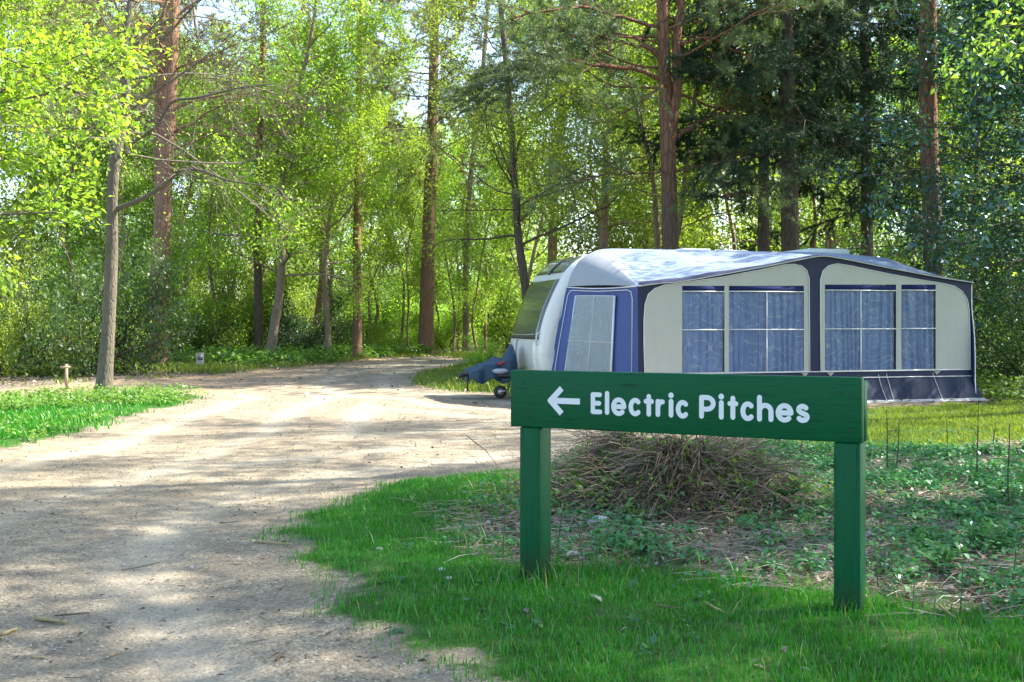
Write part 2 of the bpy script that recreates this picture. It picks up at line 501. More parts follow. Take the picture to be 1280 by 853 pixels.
def ground_material():
    m, nt, out = new_mat('ground_surface')
    p = nt.nodes.new('ShaderNodeBsdfPrincipled'); p.inputs['Roughness'].default_value = .95
    p.inputs['Specular IOR Level'].default_value = .15
    v = coords(nt)
    # gravel: pale hoggin with grit, darker damp patches, specks of debris
    vo = nt.nodes.new('ShaderNodeTexVoronoi'); vo.inputs['Scale'].default_value = 75; nt.links.new(v, vo.inputs['Vector'])
    vo2 = nt.nodes.new('ShaderNodeTexVoronoi'); vo2.inputs['Scale'].default_value = 28; nt.links.new(v, vo2.inputs['Vector'])
    big = noise(nt, v, .55, 5, .6); mid = noise(nt, v, 5, 6, .7); fine = noise(nt, v, 60, 4, .7)
    g = mixc(nt, big, (.365, .31, .235), (.51, .445, .345))
    g = mixc(nt, ramp(nt, mid, [(.38, (1, 1, 1)), (.62, (0, 0, 0))]), g, (.29, .255, .205))
    sx = nt.nodes.new('ShaderNodeSeparateColor'); nt.links.new(vo.outputs['Color'], sx.inputs[0])
    g = mixc(nt, .62, g, mixc(nt, ramp(nt, sx.outputs[0], [(0, (.3,) * 3), (.5, (.75,) * 3), (.85, (1.0,) * 3), (1, (1.5,) * 3)]), g, g, 'MULTIPLY'), 'MIX')
    g = mixc(nt, 1.0, g, ramp(nt, sx.outputs[1], [(0, (.45, .42, .4)), (.16, (.9, .9, .9)), (.8, (1.05, 1.04, 1.0)), (1, (1.45, 1.45, 1.45))]), 'MULTIPLY')
    deb = noise(nt, v, 34, 3, .5)
    g = mixc(nt, ramp(nt, deb, [(.66, (0, 0, 0)), (.72, (.8,) * 3)]), g, (.12, .085, .055))
    edge = mth(nt, 'MULTIPLY', mth(nt, 'SUBTRACT', 1.0, attr(nt, 'rut'), True), ramp(nt, noise(nt, v, 1.4, 6, .75), [(.46, (0, 0, 0)), (.62, (.6,) * 3)]))
    g = mixc(nt, edge, g, (.20, .165, .12))
    g = mixc(nt, mth(nt, 'MULTIPLY', attr(nt, 'rut'), .45, True), g, (.50, .445, .355))
    br = mixc(nt, mid, (.20, .135, .085), (.38, .27, .17))
    g = mixc(nt, mth(nt, 'MULTIPLY', attr(nt, 'brown'), .75), g, br)
    # woodland litter
    l1 = mixc(nt, fine, (.075, .058, .043), (.30, .25, .20))
    l1 = mixc(nt, ramp(nt, mid, [(.4, (0, 0, 0)), (.62, (1, 1, 1))]), l1, (.14, .11, .08))
    gs = mixc(nt, fine, (.02, .06, .012), (.05, .13, .02))
    gs = mixc(nt, ramp(nt, noise(nt, v, 2.2, 5, .7), [(.55, (0, 0, 0)), (.75, (.7,) * 3)]), gs, (.17, .13, .08))
    nz = mth(nt, 'MULTIPLY', mth(nt, 'SUBTRACT', noise(nt, v, 9, 5, .75), .5), 1.1)
    fg = ramp(nt, mth(nt, 'ADD', attr(nt, 'grass'), nz), [(.35, (0, 0, 0)), (.6, (1, 1, 1))])
    soil = mixc(nt, fg, l1, gs)
    fr = ramp(nt, mth(nt, 'ADD', attr(nt, 'road'), nz), [(.38, (0, 0, 0)), (.62, (1, 1, 1))])
    c = mixc(nt, fr, soil, g)
    nt.links.new(c, p.inputs['Base Color'])
    h = mth(nt, 'ADD', mth(nt, 'MULTIPLY', vo.outputs['Distance'], -.5), mth(nt, 'MULTIPLY', mid, 1.6))
    h = mth(nt, 'ADD', h, mth(nt, 'MULTIPLY', vo2.outputs['Distance'], -.35))
    nt.links.new(bump(nt, h, .55, .018), p.inputs['Normal'])
    nt.links.new(p.outputs[0], out.inputs[0])
    return m
M['ground'] = ground_material()
tag(mobj('ground', sub_mesh('ground', ~is_road), M['ground']), kind='structure')
tag(mobj('road', sub_mesh('road', is_road), M['ground']), 'pale gravel track curving from the front left into the wood', kind='structure')

def surf(x, y):
    return gz(x, y) - .035 * m_road(x, y)

# ------------------------------------------------------------------ the sign
def wood_paint(name='green_paint', up=False):
    m, nt, out = new_mat(name)
    p = nt.nodes.new('ShaderNodeBsdfPrincipled')
    v = coords(nt, 'Object', (3, 1, .2) if up else (.25, 1, 3)); n = noise(nt, v, 14, 6, .65)
    v2 = coords(nt); n2 = noise(nt, v2, 2.5, 4); n3 = noise(nt, v2, 26, 3, .8)
    c = mixc(nt, n2, (.0012, .078, .026), (.004, .11, .040))
    c = mixc(nt, ramp(nt, n, [(.3, (.35,) * 3), (.7, (0, 0, 0))]), c, (.003, .055, .02))
    c = mixc(nt, ramp(nt, n3, [(.74, (0, 0, 0)), (.80, (.55,) * 3)]), c, (.16, .30, .22))
    # weathering: long cracks of the grain, pale scuffs, splashed dirt and algae near the soil
    v3 = coords(nt, 'Object', (2.2, 1, .12) if up else (.12, 1, 2.2)); n4 = noise(nt, v3, 40, 4, .75)
    c = mixc(nt, ramp(nt, n4, [(.56, (0, 0, 0)), (.68, (.8,) * 3)]), c, (.001, .022, .010))
    n5 = noise(nt, v2, 7, 6, .8)
    c = mixc(nt, ramp(nt, n5, [(.62, (0, 0, 0)), (.70, (.6,) * 3)]), c, (.03, .16, .09))
    sz_ = nt.nodes.new('ShaderNodeSeparateXYZ'); nt.links.new(v2, sz_.inputs[0])
    low = ramp(nt, mth(nt, 'ADD', sz_.outputs[2], mth(nt, 'MULTIPLY', n5, .16)), [(.08, (.8,) * 3), (.24, (0, 0, 0))])
    c = mixc(nt, low, c, (.035, .045, .02))
    nt.links.new(c, p.inputs['Base Color']); p.inputs['Roughness'].default_value = .5
    p.inputs['Specular IOR Level'].default_value = .16
    nt.links.new(bump(nt, mth(nt, 'SUBTRACT', n, n4), .35, .004), p.inputs['Normal']); nt.links.new(p.outputs[0], out.inputs[0]); return m
M['sign'] = wood_paint()
M['sign_post'] = wood_paint('green_paint_post', True)
M['letter'] = plain('white_letter', (.74, .745, .75), .5, vary=.03)
BA = np.array([-.009, 6.04]); BE = unit([1.626, -.86]); BN = np.array([BE[1], -BE[0]])   # left end, along, towards the viewer
if BN[1] > 0: BN = -BN
def board(px, py):               # photograph -> (along, height) on the sign's face
    u = (px - 640) / F; v = (405 - py) / F
    Yd = (BA @ BN) / (u * BN[0] + BN[1])
    return np.array([(np.array([u * Yd, Yd]) - BA) @ BE, CAM_H + v * Yd])
yaw = math.atan2(BE[1], BE[0])
sign = empty('wooden_sign', (BA[0], BA[1], 0), yaw, 'green painted wooden sign reading Electric Pitches with a left arrow on two square posts', 'sign')
# local frame: x along the board, y away from the viewer, z up
L_ = 1.84
bm = bmesh.new()
bmesh.ops.create_grid(bm, x_segments=24, y_segments=5, size=.5)
bm.free()
a = Acc(); a.box((0, 0, .797), (L_, .062, 1.101))
bo = mobj('board', a.mesh('board', False), M['sign'], sign)
md = bo.modifiers.new('bevel', 'BEVEL'); md.width = .006; md.segments = 2
for x0, bot in ((.052, -.25), (L_ - .13, -.25)):
    a = Acc(); a.box((x0, .008, bot), (x0 + .122, .148, .795)); 
    po = mobj('post', a.mesh('post', False), M['sign_post'], sign)
    md = po.modifiers.new('bevel', 'BEVEL'); md.width = .007; md.segments = 2
a = Acc(); a.box((L_ - .1325, .064, .797), (L_ - .002, .15, 1.08)); mobj('post_top', a.mesh('post_top', False), M['sign_post'], sign)
a = Acc(); a.box((.052, .064, .797), (.174, .15, 1.08)); mobj('post_top', a.mesh('post_top', False), M['sign_post'], sign)

def ribbon(acc, pts, w, lift, round_ends=True, closed=False):
    P = np.asarray(pts, float); n = len(P)
    t = np.gradient(P, axis=0); t /= np.linalg.norm(t, axis=1, keepdims=True)
    s = np.c_[-t[:, 1], t[:, 0]] * w / 2
    a_, b_ = P + s, P - s
    V2 = np.concatenate([a_, b_]); Q = [(i, i + n, i + n + 1, i + 1) for i in range(n - 1)]
    T = []
    if round_ends:
        for end, sg in ((0, -1), (n - 1, 1)):
            base = len(V2); c = P[end]; k = 9
            th = math.atan2(s[end][1], s[end][0])
            arc = np.array([c + w / 2 * np.array([math.cos(th - sg * math.pi * j / (k - 1)), math.sin(th - sg * math.pi * j / (k - 1))]) for j in range(k)])
            V2 = np.concatenate([V2, arc, c[None]])
            for j in range(k - 1): T.append((base + k, base + j, base + j + 1) if sg < 0 else (base + k, base + j + 1, base + j))
    V = np.c_[V2[:, 0], np.full(len(V2), -lift), V2[:, 1]]
    acc.add(V, Q, T)

def arc(cx, cy, rx, ry, a0, a1, n=18):
    th = np.radians(np.linspace(a0, a1, n)); return [(cx + rx * math.cos(t), cy + ry * math.sin(t)) for t in th]
# strokes in a unit box (0..1 wide, 0..1 tall measured between stroke centres)
GL = {
 'E': [[(0, 0), (0, 1)], [(0, 1), (.95, 1)], [(0, .5), (.85, .5)], [(0, 0), (1, 0)]],
 'l': [[(.5, 0), (.5, 1)]],
 'e': [arc(.5, .5, .5, .5, -38, -330 - 0, 30)[::-1] and arc(.5, .5, .5, .5, -48, -360, 30), [(.02, .5), (1, .5)]],
 'c': [arc(.5, .5, .5, .5, 48, 312, 26)],
 't': [[(.5, 0), (.5, 1)], [(0, .72), (1, .72)]],
 'r': [[(0, 0), (0, 1)], [(0, .45)] + arc(.62, .4, .6, .58, 165, 78, 10)],
 'i': [[(.5, 0), (.5, .70)], [(.5, .985), (.5, 1.0)]],
 'P': [[(0, 0), (0, 1)], [(0, 1), (.45, 1)] + arc(.45, .69, .55, .31, 85, -85, 14) + [(.45, .38), (0, .38)]],
 'h': [[(0, 0), (0, 1)], [(0, .3)] + arc(.5, .36, .5, .28, 165, 10, 14) + [(1, .3), (1, 0)]],
 's': [arc(.5, .76, .42, .24, 35, 200, 12) + [(.3, .56), (.7, .45)] + arc(.52, .25, .46, .25, 30, -150, 14)],
}
rows = [('E', 738.5, 753.1, 490.6, 517.9), ('l', 756, 761.9, 488.9, 518.8), ('e', 764.1, 783, 497, 520.2), ('c', 785.8, 802.5, 497.5, 520.6),
        ('t', 804.7, 817.5, 492.7, 521), ('r', 819.6, 833.2, 499, 521.5), ('i', 835.8, 842, 491.2, 522.2), ('c', 844.9, 862, 500.2, 523.4),
        ('P', 874, 894.7, 494, 523.8), ('i', 898.4, 905, 492.7, 524.7), ('t', 909.4, 923, 495, 525), ('c', 925.6, 944.2, 502, 526.6),
        ('h', 946.3, 967, 494, 527.4), ('e', 969.6, 991.9, 504.2, 528.4), ('s', 994.4, 1012.4, 505, 528.9)]
for ch, x0, x1, y0, y1 in rows:
    xm = (x0 + x1) / 2
    u0, u1 = board(x0, 510)[0], board(x1, 510)[0]
    zt, zb = board(xm, y0)[1], board(xm, y1)[1]
    w = .0245
    a = Acc()
    for k, st in enumerate(GL[ch]):
        g = [(u0 + w / 2 + p[0] * (u1 - u0 - w), zb + w / 2 + p[1] * (zt - zb - w)) for p in st]
        ww = w * (1.15 if ch == 'i' and k == 1 else 1.0)
        if ch == 'i' and k == 1:
            c = g[1]; g = [(c[0], c[1] - .0012), c]
        if len(g) > 3:      # smooth the joins
            g = np.array(g)
        ribbon(a, g, ww, .0012 + k * .0005)
    mobj('letter', a.mesh('letter', False), M['letter'], sign)
a = Acc()
tip, end, up, dn = board(688.3, 500.9), board(725, 502.2), board(702.3, 485.5), board(702.3, 517.2)
ribbon(a, [tip + np.array([.006, 0]), end], .031, .0012, False)
for k, q in enumerate((up, dn)):
    ribbon(a, [tip, q], .031, .0017 + .0005 * k, False)
ribbon(a, [tip + np.array([-.0005, 0]), tip + np.array([.0005, 0])], .031, .0027, True)
mobj('arrow', a.mesh('arrow', False), M['letter'], sign)
# rusty screw heads
M['rust'] = plain('rust', (.05, .035, .025), .7)
for sx_, sz_ in ((.075, 1.04), (.11, .86), (L_ - .09, 1.03), (L_ - .05, .85)):
    a = Acc(); tube(a, [(sx_, .001, sz_), (sx_, -.002, sz_)], .006, 8, cap=True)
    mobj('screw', a.mesh('screw', False), M['rust'], sign)

# ------------------------------------------------------------------ caravan and awning (shared frame: x along the caravan, y away from the track)
CO = np.array([1.48, 21.4]); CE = np.array([.961, .276]); CN = np.array([-.276, .961]); CYAW = math.atan2(.276, .961)
CG = -.10
FA = np.array([2.17, 19.0])
def front(px, py):               # photograph -> (along, height) on the awning's front wall
    u = (px - 640) / F; v = (405 - py) / F
    Yd = (FA @ CN) / (u * CN[0] + CN[1])
    return ((np.array([u * Yd, Yd]) - FA) @ CE, CAM_H + v * Yd)

M['gelcoat'] = plain('gelcoat', (.66, .68, .66), .28, vary=.05, scale=2, coat=.4, dirt=(.50, .52, .46))
M['tinted'] = plain('tinted_window', (.09, .10, .085), .07, vary=.5, scale=5, coat=1.0)
M['rubber'] = plain('rubber', (.02, .02, .022), .6)
M['steel'] = plain('galvanised_steel', (.42, .43, .44), .4, .7)
M['black_steel'] = plain('black_steel', (.02, .02, .022), .45)
M['chrome_grey'] = plain('grey_trim', (.18, .19, .22), .35)
M['roof_plastic'] = plain('roof_plastic', (.55, .62, .62), .4)

def pvc(name, col, rough=.42, vary=.1, wr=.5):
    m, nt, out = new_mat(name)
    p = nt.nodes.new('ShaderNodeBsdfPrincipled'); v = coords(nt)
    n = noise(nt, v, 1.7, 5, .6); n2 = noise(nt, coords(nt, 'Object', (1, 1, .35)), 4.5, 3, .5)
    w = noise(nt, v, 380, 2, .5)
    c = mixc(nt, n, [x * (1 - vary) for x in col], [min(1, x * (1 + vary)) for x in col])
    nt.links.new(c, p.inputs['Base Color']); p.inputs['Roughness'].default_value = rough
    p.inputs['Specular IOR Level'].default_value = .4
    h = mth(nt, 'ADD', mth(nt, 'MULTIPLY', n2, 1.0), mth(nt, 'MULTIPLY', w, .01))
    nt.links.new(bump(nt, h, wr, .05), p.inputs['Normal']); nt.links.new(p.outputs[0], out.inputs[0]); return m
M['navy'] = pvc('navy_canvas', (.012, .016, .055), .6, .2)
M['blue'] = pvc('blue_canvas', (.035, .07, .24), .55, .12)
M['cream'] = pvc('pale_canvas', (.42, .415, .39), .6, .12, .35)
M['gusset'] = pvc('grey_canvas', (.30, .32, .35), .5, .06, .15)
M['roofcloth'] = pvc('roof_canvas', (.22, .28, .42), .42, .25, .35)
M['piping'] = plain('white_piping', (.72, .73, .75), .5)
M['skirt'] = pvc('skirt_canvas', (.006, .015, .05), .55, .25, .7)
M['mudwall'] = plain('clear_mud_flap', (.45, .47, .48), .3)

def curtain_mat(name, base, line, scale):
    m, nt, out = new_mat(name)
    p = nt.nodes.new('ShaderNodeBsdfPrincipled'); v = coords(nt)
    q = nt.nodes.new('ShaderNodeTexNoise'); q.inputs['Scale'].default_value = scale; q.inputs['Detail'].default_value = .6
    nt.links.new(v, q.inputs['Vector'])
    k = mth(nt, 'ABSOLUTE', mth(nt, 'SUBTRACT', mth(nt, 'FRACT', mth(nt, 'MULTIPLY', q.outputs['Fac'], 7.0)), .5))
    ln = ramp(nt, k, [(.04, (1, 1, 1)), (.10, (0, 0, 0))])
    msk = ramp(nt, noise(nt, v, scale * 1.6, 2), [(.34, (0, 0, 0)), (.44, (.8,) * 3)])
    f = mixc(nt, 1.0, ln, msk, 'MULTIPLY')
    c = mixc(nt, noise(nt, v, 3, 3), [x * .85 for x in base], [x * 1.15 for x in base])
    c = mixc(nt, f, c, line)
    nt.links.new(c, p.inputs['Base Color']); p.inputs['Roughness'].default_value = .8
    nt.links.new(p.outputs[0], out.inputs[0]); return m
M['curtain'] = curtain_mat('curtain', (.27, .345, .62), (.48, .54, .68), 2.4)
M['curtain_grey'] = curtain_mat('side_curtain', (.30, .37, .42), (.42, .48, .52), 4)

def clear_mat():
    m, nt, out = new_mat('clear_vinyl')
    t = nt.nodes.new('ShaderNodeBsdfTransparent'); t.inputs[0].default_value = (.93, .95, .97, 1)
    g = nt.nodes.new('ShaderNodeBsdfGlossy'); g.inputs['Roughness'].default_value = .12
    v = coords(nt); nt.links.new(bump(nt, noise(nt, v, 5, 3), .5, .04), g.inputs['Normal'])
    fr = nt.nodes.new('ShaderNodeFresnel'); fr.inputs[0].default_value = 1.25
    s = nt.nodes.new('ShaderNodeMixShader')
    nt.links.new(mth(nt, 'ADD', fr.outputs[0], .01), s.inputs[0])
    nt.links.new(t.outputs[0], s.inputs[1]); nt.links.new(g.outputs[0], s.inputs[2])
    nt.links.new(s.outputs[0], out.inputs[0]); return m
M['clear'] = clear_mat()
M['navy_band'] = plain('navy_band', (.022, .03, .10), .95, spec=.05)

# ---- caravan
car = empty('caravan', (CO[0], CO[1], CG), CYAW, 'white touring caravan with a big raked front window, parked behind its awning', 'caravan')
PROF = [(-.80, .42), (-.93, .50), (-.985, .72), (-.99, .98), (-.955, 1.16), (-.90, 1.40), (-.80, 1.72), (-.66, 2.04), (-.51, 2.33), (-.36, 2.53),
        (-.18, 2.68), (.05, 2.78), (.4, 2.83), (1.5, 2.84), (4.5, 2.84), (5.7, 2.82), (6.15, 2.74), (6.32, 2.5), (6.36, 1.8), (6.34, .9), (6.25, .42)]
PR = np.array(PROF); CWID = 2.25
def resample(P, n):
    P = np.asarray(P, float); d = np.r_[0, np.cumsum(np.linalg.norm(np.diff(P, axis=0), axis=1))]
    # Catmull-Rom through the points
    out = []
    for s_ in np.linspace(0, d[-1], n):
        k = min(max(int(np.searchsorted(d, s_) - 1), 0), len(P) - 2); t = (s_ - d[k]) / (d[k + 1] - d[k])
        p0 = P[max(k - 1, 0)]; p1 = P[k]; p2 = P[k + 1]; p3 = P[min(k + 2, len(P) - 1)]
        out.append(.5 * ((2 * p1) + (-p0 + p2) * t + (2 * p0 - 5 * p1 + 4 * p2 - p3) * t * t + (-p0 + 3 * p1 - 3 * p2 + p3) * t ** 3))
    return np.array(out)
PRS = resample(PR, 90)
tg = np.gradient(PRS, axis=0); tg /= np.linalg.norm(tg, axis=1, keepdims=True)
NRM = np.c_[-tg[:, 1], tg[:, 0]]          # outward for this winding
RAD = .19
def section(w):
    e = min(w, CWID - w); ins = RAD - math.sqrt(max(RAD ** 2 - (RAD - e) ** 2, 0)) if e < RAD else 0
    return PRS - NRM * ins
ws = np.concatenate([np.array([0, .006, .02, .045, .08, .13, .19]), np.linspace(.3, 1.95, 8), CWID - np.array([.19, .13, .08, .045, .02, .006, 0])])
a = Acc(); n = len(PRS)
V = np.concatenate([np.c_[section(w)[:, 0], np.full(n, w), section(w)[:, 1]] for w in ws])
Q = [(i * n + j, i * n + j + 1, (i + 1) * n + j + 1, (i + 1) * n + j) for i in range(len(ws) - 1) for j in range(n - 1)]
a.add(V, Q)
me = a.mesh('body', True)
bm = bmesh.new(); bm.from_mesh(me)
bm.verts.ensure_lookup_table()
bm.faces.new([bm.verts[j] for j in range(n)]); bm.faces.new([bm.verts[(len(ws) - 1) * n + j] for j in range(n)][::-1])
bm.faces.new([bm.verts[0], bm.verts[(len(ws) - 1) * n], bm.verts[len(ws) * n - 1], bm.verts[n - 1]])
bmesh.ops.recalc_face_normals(bm, faces=bm.faces); bm.to_mesh(me); bm.free()
mobj('body', me, M['gelcoat'], car)

def skin(z0, z1, w0, w1, lift, name, mat, parent=car, front_only=True, corner=.0, roof=False, thick=.0):
    """panel lying proud of the nose between two heights (or, for roof, between two x positions)"""
    key = PRS[:60, 1] if not roof else PRS[:60, 0]
    idx = [i for i in range(60) if z0 <= key[i] <= z1 and (roof or PRS[i, 0] < .2)]
    P0 = [np.array([np.interp(z0, key[:60], PRS[:60, k]) for k in (0, 1)])] + [PRS[i] for i in idx] + [np.array([np.interp(z1, key[:60], PRS[:60, k]) for k in (0, 1)])]
    P0 = np.array(P0); t = np.gradient(P0, axis=0); t /= np.linalg.norm(t, axis=1, keepdims=True); nn = np.c_[-t[:, 1], t[:, 0]]
    P0 = P0 + nn * lift
    wl = np.linspace(w0, w1, 9); a = Acc(); m = len(P0)
    V = []
    for w in wl:
        for j, p in enumerate(P0):
            V.append((p[0], w, p[1]))
    inner = [(v[0] + nn[j % m][0] * -lift * 1.3, v[1], v[2] + nn[j % m][1] * -lift * 1.3) for j, v in enumerate(V)]
    Q = [(i * m + j, i * m + j + 1, (i + 1) * m + j + 1, (i + 1) * m + j) for i in range(8) for j in range(m - 1)]
    k = len(V); V = V + inner
    edge = [j for j in range(m)] ; 
    for j in range(m - 1):
        Q.append((j, j + k, j + 1 + k, j + 1)); o = 8 * m; Q.append((o + j, o + j + 1, o + j + 1 + k, o + j + k))
    for i in range(8):
        Q.append((i * m, (i + 1) * m, (i + 1) * m + k, i * m + k)); Q.append((i * m + m - 1, i * m + m - 1 + k, (i + 1) * m + m - 1 + k, (i + 1) * m + m - 1))
    a.add(V, Q)
    return mobj(name, a.mesh(name, True), mat, parent)

win = skin(1.17, 2.30, .22, 2.03, .018, 'window', M['tinted'])
skin(1.15, 1.19, .20, 2.05, .024, 'window_seal', M['rubber'], win)
skin(.50, 1.10, .25, 2.0, .014, 'locker_door', M['gelcoat'])
skin(.49, 1.13, 1.52, 1.60, .020, 'trim_strip', M['chrome_grey'])
skin(2.44, 2.755, .24, 1.04, .016, 'skylight', M['tinted'])
skin(2.44, 2.755, 1.16, 2.01, .016, 'skylight', M['tinted'])
skin(2.42, 2.79, 1.065, 1.135, .03, 'skylight_bar', M['rubber'])
# grab handle and front marker lamp beside the window
a = Acc(); tube(a, [(-.93, .20, 1.02), (-1.02, .17, 1.06), (-1.0, .17, 1.26), (-.90, .20, 1.30)], .018, 8, cap=True)
mobj('grab_handle', a.mesh('grab_handle'), M['roof_plastic'], car)
a = Acc(); tube(a, [(-1.0, .36, 1.25), (-1.03, .8, 1.235), (-1.03, 1.5, 1.235), (-1.0, 1.95, 1.26)], .009, 6, cap=True)
mobj('window_bar', a.mesh('window_bar'), M['steel'], car)
# roof furniture
for (x0, x1, y0, y1, h) in ((2.35, 3.0, .9, 1.5, .16), (3.1, 3.75, .7, 1.3, .13)):
    a = Acc(); a.box((x0, y0, 2.835), (x1, y1, 2.84 + h)); o = mobj('roof_vent', a.mesh('roof_vent', False), M['roof_plastic'], car)
    md = o.modifiers.new('bevel', 'BEVEL'); md.width = .035; md.segments = 3
a = Acc(); a.box((5.0, .5, 2.83), (6.0, 1.6, 3.02)); o = mobj('roof_vent', a.mesh('roof_vent', False), M['roof_plastic'], car)
md = o.modifiers.new('bevel', 'BEVEL'); md.width = .05; md.segments = 3
for yy in (.14, 2.11):
    w_ = bpy.data.objects.new('wheel', None); link(w_, car); w_.location = (3.1, yy, .33)
    a = Acc(); th = np.linspace(0, 2 * math.pi, 25)
    for k_, (r_, nm, mt, wd) in enumerate(((.33, 'tyre', 'rubber', .1), (.2, 'rim', 'steel', .105))):
        a = Acc(); tube(a, [(0, -wd, 0), (0, -wd * .85, 0), (0, wd * .85, 0), (0, wd, 0)], [r_ * .93, r_, r_, r_ * .93], 24, cap=True)
        mobj(nm, a.mesh(nm), M[mt], w_)
# A-frame hitch
a = Acc()
for yy in (.45, 1.8):
    tube(a, [(-.75, yy, .44), (-2.1, 1.125 + (yy - 1.125) * .06, .44)], .045, 4, cap=True)
tube(a, [(-1.35, .72, .44), (-1.35, 1.53, .44)], .03, 4, cap=True)
mobj('a_frame', a.mesh('a_frame', False), M['black_steel'], car)
a = Acc(); tube(a, [(-2.05, 1.125, .46), (-2.22, 1.125, .46), (-2.3, 1.125, .42)], [.045, .05, .04], 8, cap=True)
mobj('coupling_head', a.mesh('coupling_head'), M['black_steel'], car)
a = Acc(); tube(a, [(-2.15, 1.0, .44), (-2.15, 1.0, .14)], .018, 6, cap=True); mobj('drop_leg', a.mesh('drop_leg'), M['black_steel'], car)
jw = bpy.data.objects.new('jockey_wheel', None); link(jw, car); jw.location = (-1.52, .90, 0)
a = Acc(); tube(a, [(0, -.045, .125), (0, -.03, .125), (0, .03, .125), (0, .045, .125)], [.10, .125, .125, .10], 20, cap=True)
mobj('tyre', a.mesh('tyre'), M['rubber'], jw)
a = Acc(); tube(a, [(0, -.055, .125), (0, .055, .125)], .06, 14, cap=True); mobj('rim', a.mesh('rim'), M['steel'], jw)
a = Acc(); tube(a, [(.17, 0, .19), (.17, 0, .62)], .028, 10, cap=True); tube(a, [(0, -.06, .125), (.17, -.03, .17)], .016, 6, cap=True); tube(a, [(0, .06, .125), (.17, .03, .17)], .016, 6, cap=True)
mobj('stem', a.mesh('stem'), M['steel'], jw)
M['red'] = plain('red_plastic', (.5, .02, .02), .4)
a = Acc(); tube(a, [(.17, 0, .64), (.05, -.05, .70), (-.06, -.08, .66)], .02, 8, cap=True); mobj('handle', a.mesh('handle'), M['red'], jw)

# ---- blue cover thrown over the hitch
M['tarp'] = pvc('blue_cover', (.012, .045, .085), .5, .35)
M['bag'] = plain('pale_bag', (.30, .34, .40), .5, vary=.2, scale=18, bmp=.6)
def cover():
    nx_, ny_ = 44, 30; xs = np.linspace(-2.24, -1.08, nx_); ys = np.linspace(.70, 1.62, ny_)
    X_, Y_ = np.meshgrid(xs, ys)
    u = (X_ + 2.24) / 1.2; v = (Y_ - .70) / .92
    base = .52 + .22 * u
    pk = .30 * np.exp(-((u - .84) / .12) ** 2 - ((v - .45) / .30) ** 2) + .13 * np.exp(-((u - .50) / .25) ** 2 - ((v - .5) / .35) ** 2)
    fold = .035 * np.sin(u * 21 + v * 5) * (1 - np.abs(2 * v - 1)) + .05 * (fbm(X_ * 5, Y_ * 5, 3) - .5)
    edge = np.minimum(np.minimum(v, 1 - v) / .16, np.minimum(u, 1 - u) / .12); edge = np.clip(edge, 0, 1)
    X_ = np.clip(X_, -2.12, -1.20) + .05 * (np.clip(X_ + 1.20, 0, 1) - np.clip(-2.12 - X_, 0, 1)) * 3; Y_ = np.clip(Y_, .82, 1.50) + .15 * (np.clip(Y_ - 1.5, 0, 1) - np.clip(.82 - Y_, 0, 1)) + .03 * np.sin(u * 23)
    Z = (base + pk + fold) * edge + (.34 + .06 * np.sin(u * 17 + v * 11)) * (1 - edge)
    a = Acc(); V = np.c_[X_.ravel(), Y_.ravel(), Z.ravel()]
    Q = [(j * nx_ + i, j * nx_ + i + 1, (j + 1) * nx_ + i + 1, (j + 1) * nx_ + i) for j in range(ny_ - 1) for i in range(nx_ - 1)]
    a.add(V, Q); return a.mesh('hitch_cover')
hc = mobj('hitch_cover', cover(), M['tarp']); hc.location = (CO[0], CO[1], CG); hc.rotation_euler = (0, 0, CYAW)
tag(hc, 'crumpled dark blue waterproof cover draped over the caravan hitch', 'cover')
md = hc.modifiers.new('solid', 'SOLIDIFY'); md.thickness = .008
md = hc.modifiers.new('sub', 'SUBSURF'); md.levels = 1; md.render_levels = 1
bm = bmesh.new(); bmesh.ops.create_icosphere(bm, subdivisions=3, radius=.11)
for v_ in bm.verts:
    q = v_.co; q *= 1 + .5 * (float(fbm(np.array([q.x * 9 + 3]), np.array([q.y * 9 + q.z * 7]), 3)[0]) - .5); q.z *= .5; q.x *= 1.35
bg_ = bobj('bag', bm, M['bag'], None, True)
bg_.location = (CO[0] + CE[0] * -1.62 + CN[0] * .50, CO[1] + CE[1] * -1.62 + CN[1] * .50, CG + .545)
tag(bg_, 'pale grey plastic bag lying on the hitch beside the blue cover', 'bag')

# ---- awning
aw = empty('awning', (CO[0], CO[1], 0), CYAW, 'blue and pale grey canvas caravan awning with curtained windows', 'awning')
FY = -2.5
def fp(px, py, d=0.0):
    s_, z = front(px, py); return (s_, FY - d, z)
def smooth_eave(pts, n):
    return resample(np.array(pts, float), n)
EAVE = smooth_eave([front(*p) for p in [(797, 358), (822, 354.5), (850, 352), (900, 343.5), (960, 332.5), (1000, 324.5), (1025, 320.5),
                                        (1050, 323.5), (1113, 336), (1170, 346.5), (1215, 353.5)]], 60)
def fill(loops, y, name, mat, parent=aw, thick=.006, lean=None):
    """flat sheet in the front wall with an outline and holes, given as (s,z) loops"""
    bm = bmesh.new(); edges = []
    for lp in loops:
        vs = [bm.verts.new((p[0], y, p[1])) for p in lp]
        for i in range(len(vs)): edges.append(bm.edges.new((vs[i], vs[(i + 1) % len(vs)])))
    bmesh.ops.triangle_fill(bm, use_beauty=True, use_dissolve=False, edges=edges)
    bm.faces.ensure_lookup_table()
    for f in bm.faces:
        f.normal_update()
        if f.normal.y > 0: f.normal_flip()
    me = bpy.data.meshes.new(name); bm.to_mesh(me); bm.free()
    o = mobj(name, me, mat, parent)
    if thick:
        md = o.modifiers.new('solid', 'SOLIDIFY'); md.thickness = thick; md.offset = -1
    return o
def rct(x0, y0, x1, y1):
    return [front(x0, y0), front(x1, y0), front(x1, y1), front(x0, y1)]
def sill_y(x): return 467.5 - (x - 852) * 5.5 / 358
